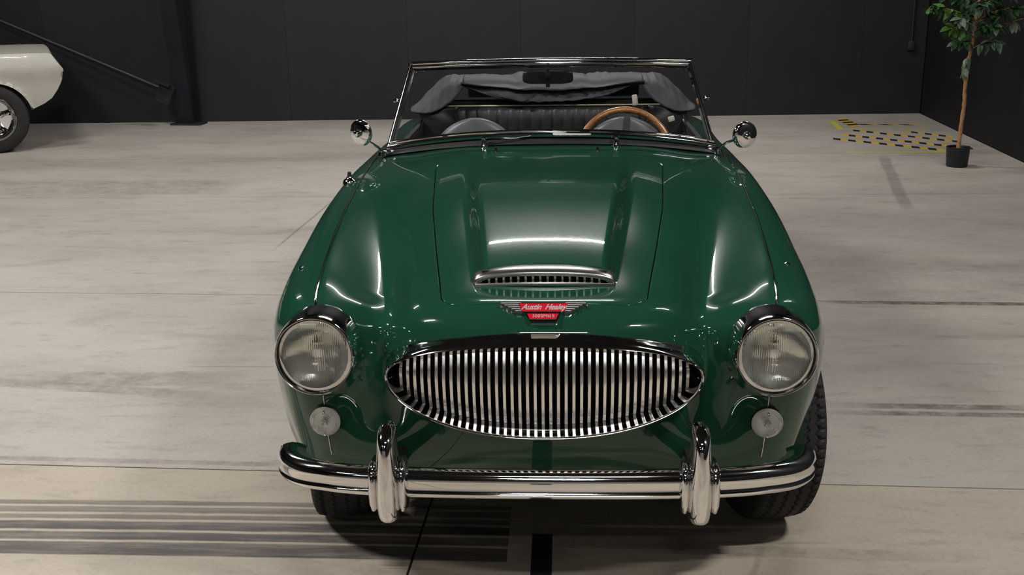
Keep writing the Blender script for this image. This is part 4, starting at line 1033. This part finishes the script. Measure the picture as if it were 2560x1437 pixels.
def bulge(x, z):
    zz = max(-1, min(1, (z-.60)/.32)); b = .045*(1-zz*zz) ; tx = max(0, (x-.30)/.26); 
    hip = .035*math.exp(-((z-.76)/.10)**2)
    ar = math.hypot(x+.10, z-.315); lip = .014*math.exp(-((ar-.335)/.025)**2)
    return b+hip+lip-.05*tx**2-.03*max(0, (z-.84)/.05)**2*.5
SV = [(v.co.x, v.co.z) for v in bm.verts]; SF = [[v.index for v in f.verts] for f in bm.faces]; bm.free()
HWc = .74; HWM = .80
for s, nm in ((-1, 'side_panel'), (1, 'side_panel')):
    me = mesh(nm, [(x, s*(HWc+bulge(x, z)) , z) for x, z in SV], SF if s < 0 else [f[::-1] for f in SF]); obj(nm, me, wc, 'white', loc=(0, .80, 0))
n_ = 8+len(prof_tail); P = []
for x, z in so[2:n_]:
    row = []
    for q in np.linspace(-1, 1, 15): row.append((x, HWM+q*(HWc+bulge(x, z)), z+.03*(1-q*q) if z > .86 else z))
    P.append(row)
MB().grid(P).build('upper_body', wc, 'white', angle=50)
MB().box((0, 0, 0), (.02, 1.3, .022), bev=.004).build('tail_trim', wc, 'chrome', loc=(.545, .80, .722)); MB().box((0, 0, 0), (.03, .22, .09), bev=.01).build('tail_lamp', wc, 'red', loc=(.512, .80-.62, .675))
MB().box((0, 0, 0), (.03, .22, .09), bev=.01).build('tail_lamp', wc, 'red', loc=(.512, .80+.62, .675))
MB().box((-1.6, .80, .50), (3.6, 1.36, .42)).box((-.10, .80, .66), (.66, 1.40, .02)).box((-1.5, .80, .24), (3.0, 1.2, .06)).build('underside', wc, 'dark', smooth=False)
P = []
for x, z in [(-.45, .88), (-.75, 1.06), (-1.1, 1.27), (-1.5, 1.33), (-2.0, 1.30), (-2.35, 1.10), (-2.6, .87)]:
    hw = .74-.22*max(0, z-.96)/.37; P.append([(x, .80+hw*q, z+.02*(1-q*q)) for q in np.linspace(-1, 1, 9)])
MB().grid(P).build('roof', wc, 'white', angle=50)
P = []
wh = []
def cwheel(x, y, s):
    prf = [(.175, -.10), (.21, -.112), (.27, -.115), (.305, -.10), (.318, -.07), (.32, 0), (.318, .07), (.305, .10), (.27, .115), (.21, .112), (.175, .10)]
    w_ = MB().lathe(prf, 64, axis='y').build('wheel', wc, 'tyre', loc=(x, y, .318))
    MB().lathe([(.178, -.10), (.205, -.118), (.200, -.122), (.186, -.108), (.178, -.08), (.165, -.05), (.16, -.01), (.0001, -.0)], 56, axis='y', R=None if s < 0 else rotz(PI)).build('rim', w_, 'chrome', angle=40)
    m = MB()
    for k in range(5):
        t = 2*PI*k/5+.3; d = Vector((math.cos(t), 0, math.sin(t))); e = Vector((-math.sin(t), 0, math.cos(t)))
        P_ = [(.02, .030, -.075), (.07, .021, -.07), (.12, .018, -.055), (.165, .030, -.045)]; V = []
        for r, hw, yy in P_: V += [d*r-e*hw+Vector((0, yy, 0)), d*r+Vector((0, yy-.012, 0)), d*r+e*hw+Vector((0, yy, 0)), d*r+Vector((0, yy+.03, 0))]
        F_ = [(i*4+q, i*4+(q+1) % 4, (i+1)*4+(q+1) % 4, (i+1)*4+q) for i in range(3) for q in range(4)]
        if s > 0: V = [rotz(PI) @ v for v in V]
        m1 = MB().add(V, F_); m1.build('spoke', w_, 'chrome', smooth=False)
    MB().lathe([(.0001, -.095), (.028, -.092), (.034, -.07), (.036, -.03)], 24, axis='y', R=None if s < 0 else rotz(PI)).build('hub_cap', w_, 'chrome')
for x, y, s in ((-.11, .11, -1), (-2.72, .11, -1), (-.11, 1.49, 1), (-2.72, 1.49, 1)): cwheel(x, y, s)
# ------------------------------------------------------------------ potted ficus
fx = empty('potted_ficus', 'artificial ficus tree with a thin bare trunk in a small black pot', 'plant', (3.203, 6.60, 0))
MB().lathe([(.0001, .002), (.078, .002), (.082, .01), (.090, .150), (.092, .158), (.086, .160), (.082, .148)], 40).build('pot', fx, 'pot', angle=50)
MB().lathe([(.0001, .142), (.05, .145), (.083, .140)], 24).build('soil', fx, 'soil')
tr = crom([(0, 0, .12), (.006, 0, .35), (.012, .0, .50), (.006, 0, .62), (.018, .005, .85), (.034, .0, 1.02), (.044, .0, 1.20), (.056, .01, 1.40), (.075, .01, 1.60), (.09, .0, 1.80)], 8)
rad = [(.0165-.0065*i/len(tr))*(1+.10*math.sin(i*1.3)+.06*math.sin(i*3.1)) for i in range(len(tr))]
tk = MB().tube([tuple(p) for p in tr], rad, 12).build('trunk', fx, 'bark')
lm = None
def leaf_mesh(i):
    V = []; L_, W_ = 1., .52; n = 7; m = MB(); P = []
    for k in range(n):
        t = k/(n-1); wd = W_*math.sin(PI*min(1, t**.8*1.0))**.8*(1-.15*t)*.5 + (.004 if k in (0, n-1) else 0); zc = -.25*t*t+.1*t*(i-1)*.6
        P.append([(t, -wd, zc+.10*wd*2), (t, 0, zc), (t, wd, zc+.10*wd*2)])
    m.grid(P); return mesh('leaf', m.V, m.F)
LM = {}
for kmat in ('leaf', 'leafb', 'leafg'):
    for i in range(3):
        me = leaf_mesh(i); me.materials.append(MAT[kmat]); LM[(kmat, i)] = me
def add_leaf(p, d, L, kmat, par, droop=.4):
    d = Vector(d).normalized(); o = bpy.data.objects.new('leaf', LM[(kmat, random.randrange(3))]); COL.objects.link(o); o.parent = par
    q = d.to_track_quat('X', 'Z'); o.rotation_mode = 'QUATERNION'; o.rotation_quaternion = q @ Euler((random.uniform(-.9, .9), random.uniform(0, droop), 0)).to_quaternion()
    o.location = p; o.scale = (L, L, L); return o
nleaf = 0
def branch(p0, p1, kmat, nl, par=fx, sp=.05, L=(.07, .11), thick=.004):
    global nleaf
    p0, p1 = Vector(p0), Vector(p1); mid = p0.lerp(p1, .5)+Vector((0, 0, .02)); pts = [tuple(q) for q in crom([p0, mid, p1], 5)]
    b = MB().tube(pts, [thick*(1-.6*i/len(pts)) for i in range(len(pts))], 6).build('branch', par, 'bark')
    for k in range(nl):
        t = random.uniform(.25, 1.0); c = Vector(pts[min(len(pts)-1, int(t*len(pts)))])
        d = (p1-p0).normalized()*random.uniform(.2, 1)+Vector((random.uniform(-1, 1), random.uniform(-1, .5), random.uniform(-.9, .3)))
        add_leaf(c, d, random.uniform(*L), kmat if random.random() < .8 else 'leaf', par, .5); nleaf += 1
spec = [((.018, 0, .90), (-.06, -.06, .70), 'leafg', 7), ((.022, 0, .92), (.20, -.05, .98), 'leafg', 20), ((.030, 0, .96), (-.12, -.06, .98), 'leaf', 14), ((.035, 0, 1.0), (.42, -.04, 1.16), 'leafg', 26),
        ((.036, 0, 1.02), (-.16, -.02, 1.09), 'leafb', 12), ((.038, 0, 1.06), (.14, -.14, 1.10), 'leaf', 30), ((.04, 0, 1.08), (-.12, -.12, 1.16), 'leafg', 30), ((.045, 0, 1.14), (-.33, -.06, 1.25), 'leafb', 30),
        ((.046, 0, 1.14), (.30, -.10, 1.24), 'leaf', 34), ((.05, 0, 1.2), (-.2, .1, 1.36), 'leaf', 22), ((.05, 0, 1.25), (.27, .08, 1.42), 'leaf', 22), ((.06, 0, 1.3), (-.27, -.08, 1.46), 'leafb', 22),
        ((.065, 0, 1.42), (.17, -.1, 1.64), 'leaf', 22), ((.075, 0, 1.6), (-.05, .05, 1.84), 'leaf', 22), ((.046, 0, 1.1), (.05, .16, 1.2), 'leaf', 18), ((.045, 0, 1.12), (.46, -.02, 1.27), 'leafg', 22),
        ((.05, 0, 1.2), (.0, -.2, 1.27), 'leafg', 22), ((.05, 0, 1.22), (.20, -.16, 1.34), 'leaf', 24), ((.05, 0, 1.25), (-.16, -.14, 1.34), 'leaf', 22)]
for a, b, k, n in spec: branch(a, b, k, n)
for p, d in (((.014, -.01, .78), (-.5, -.3, -.8)), ((.012, -.01, .80), (-.6, -.1, -.9))): add_leaf(p, d, .11, 'leaf', fx)
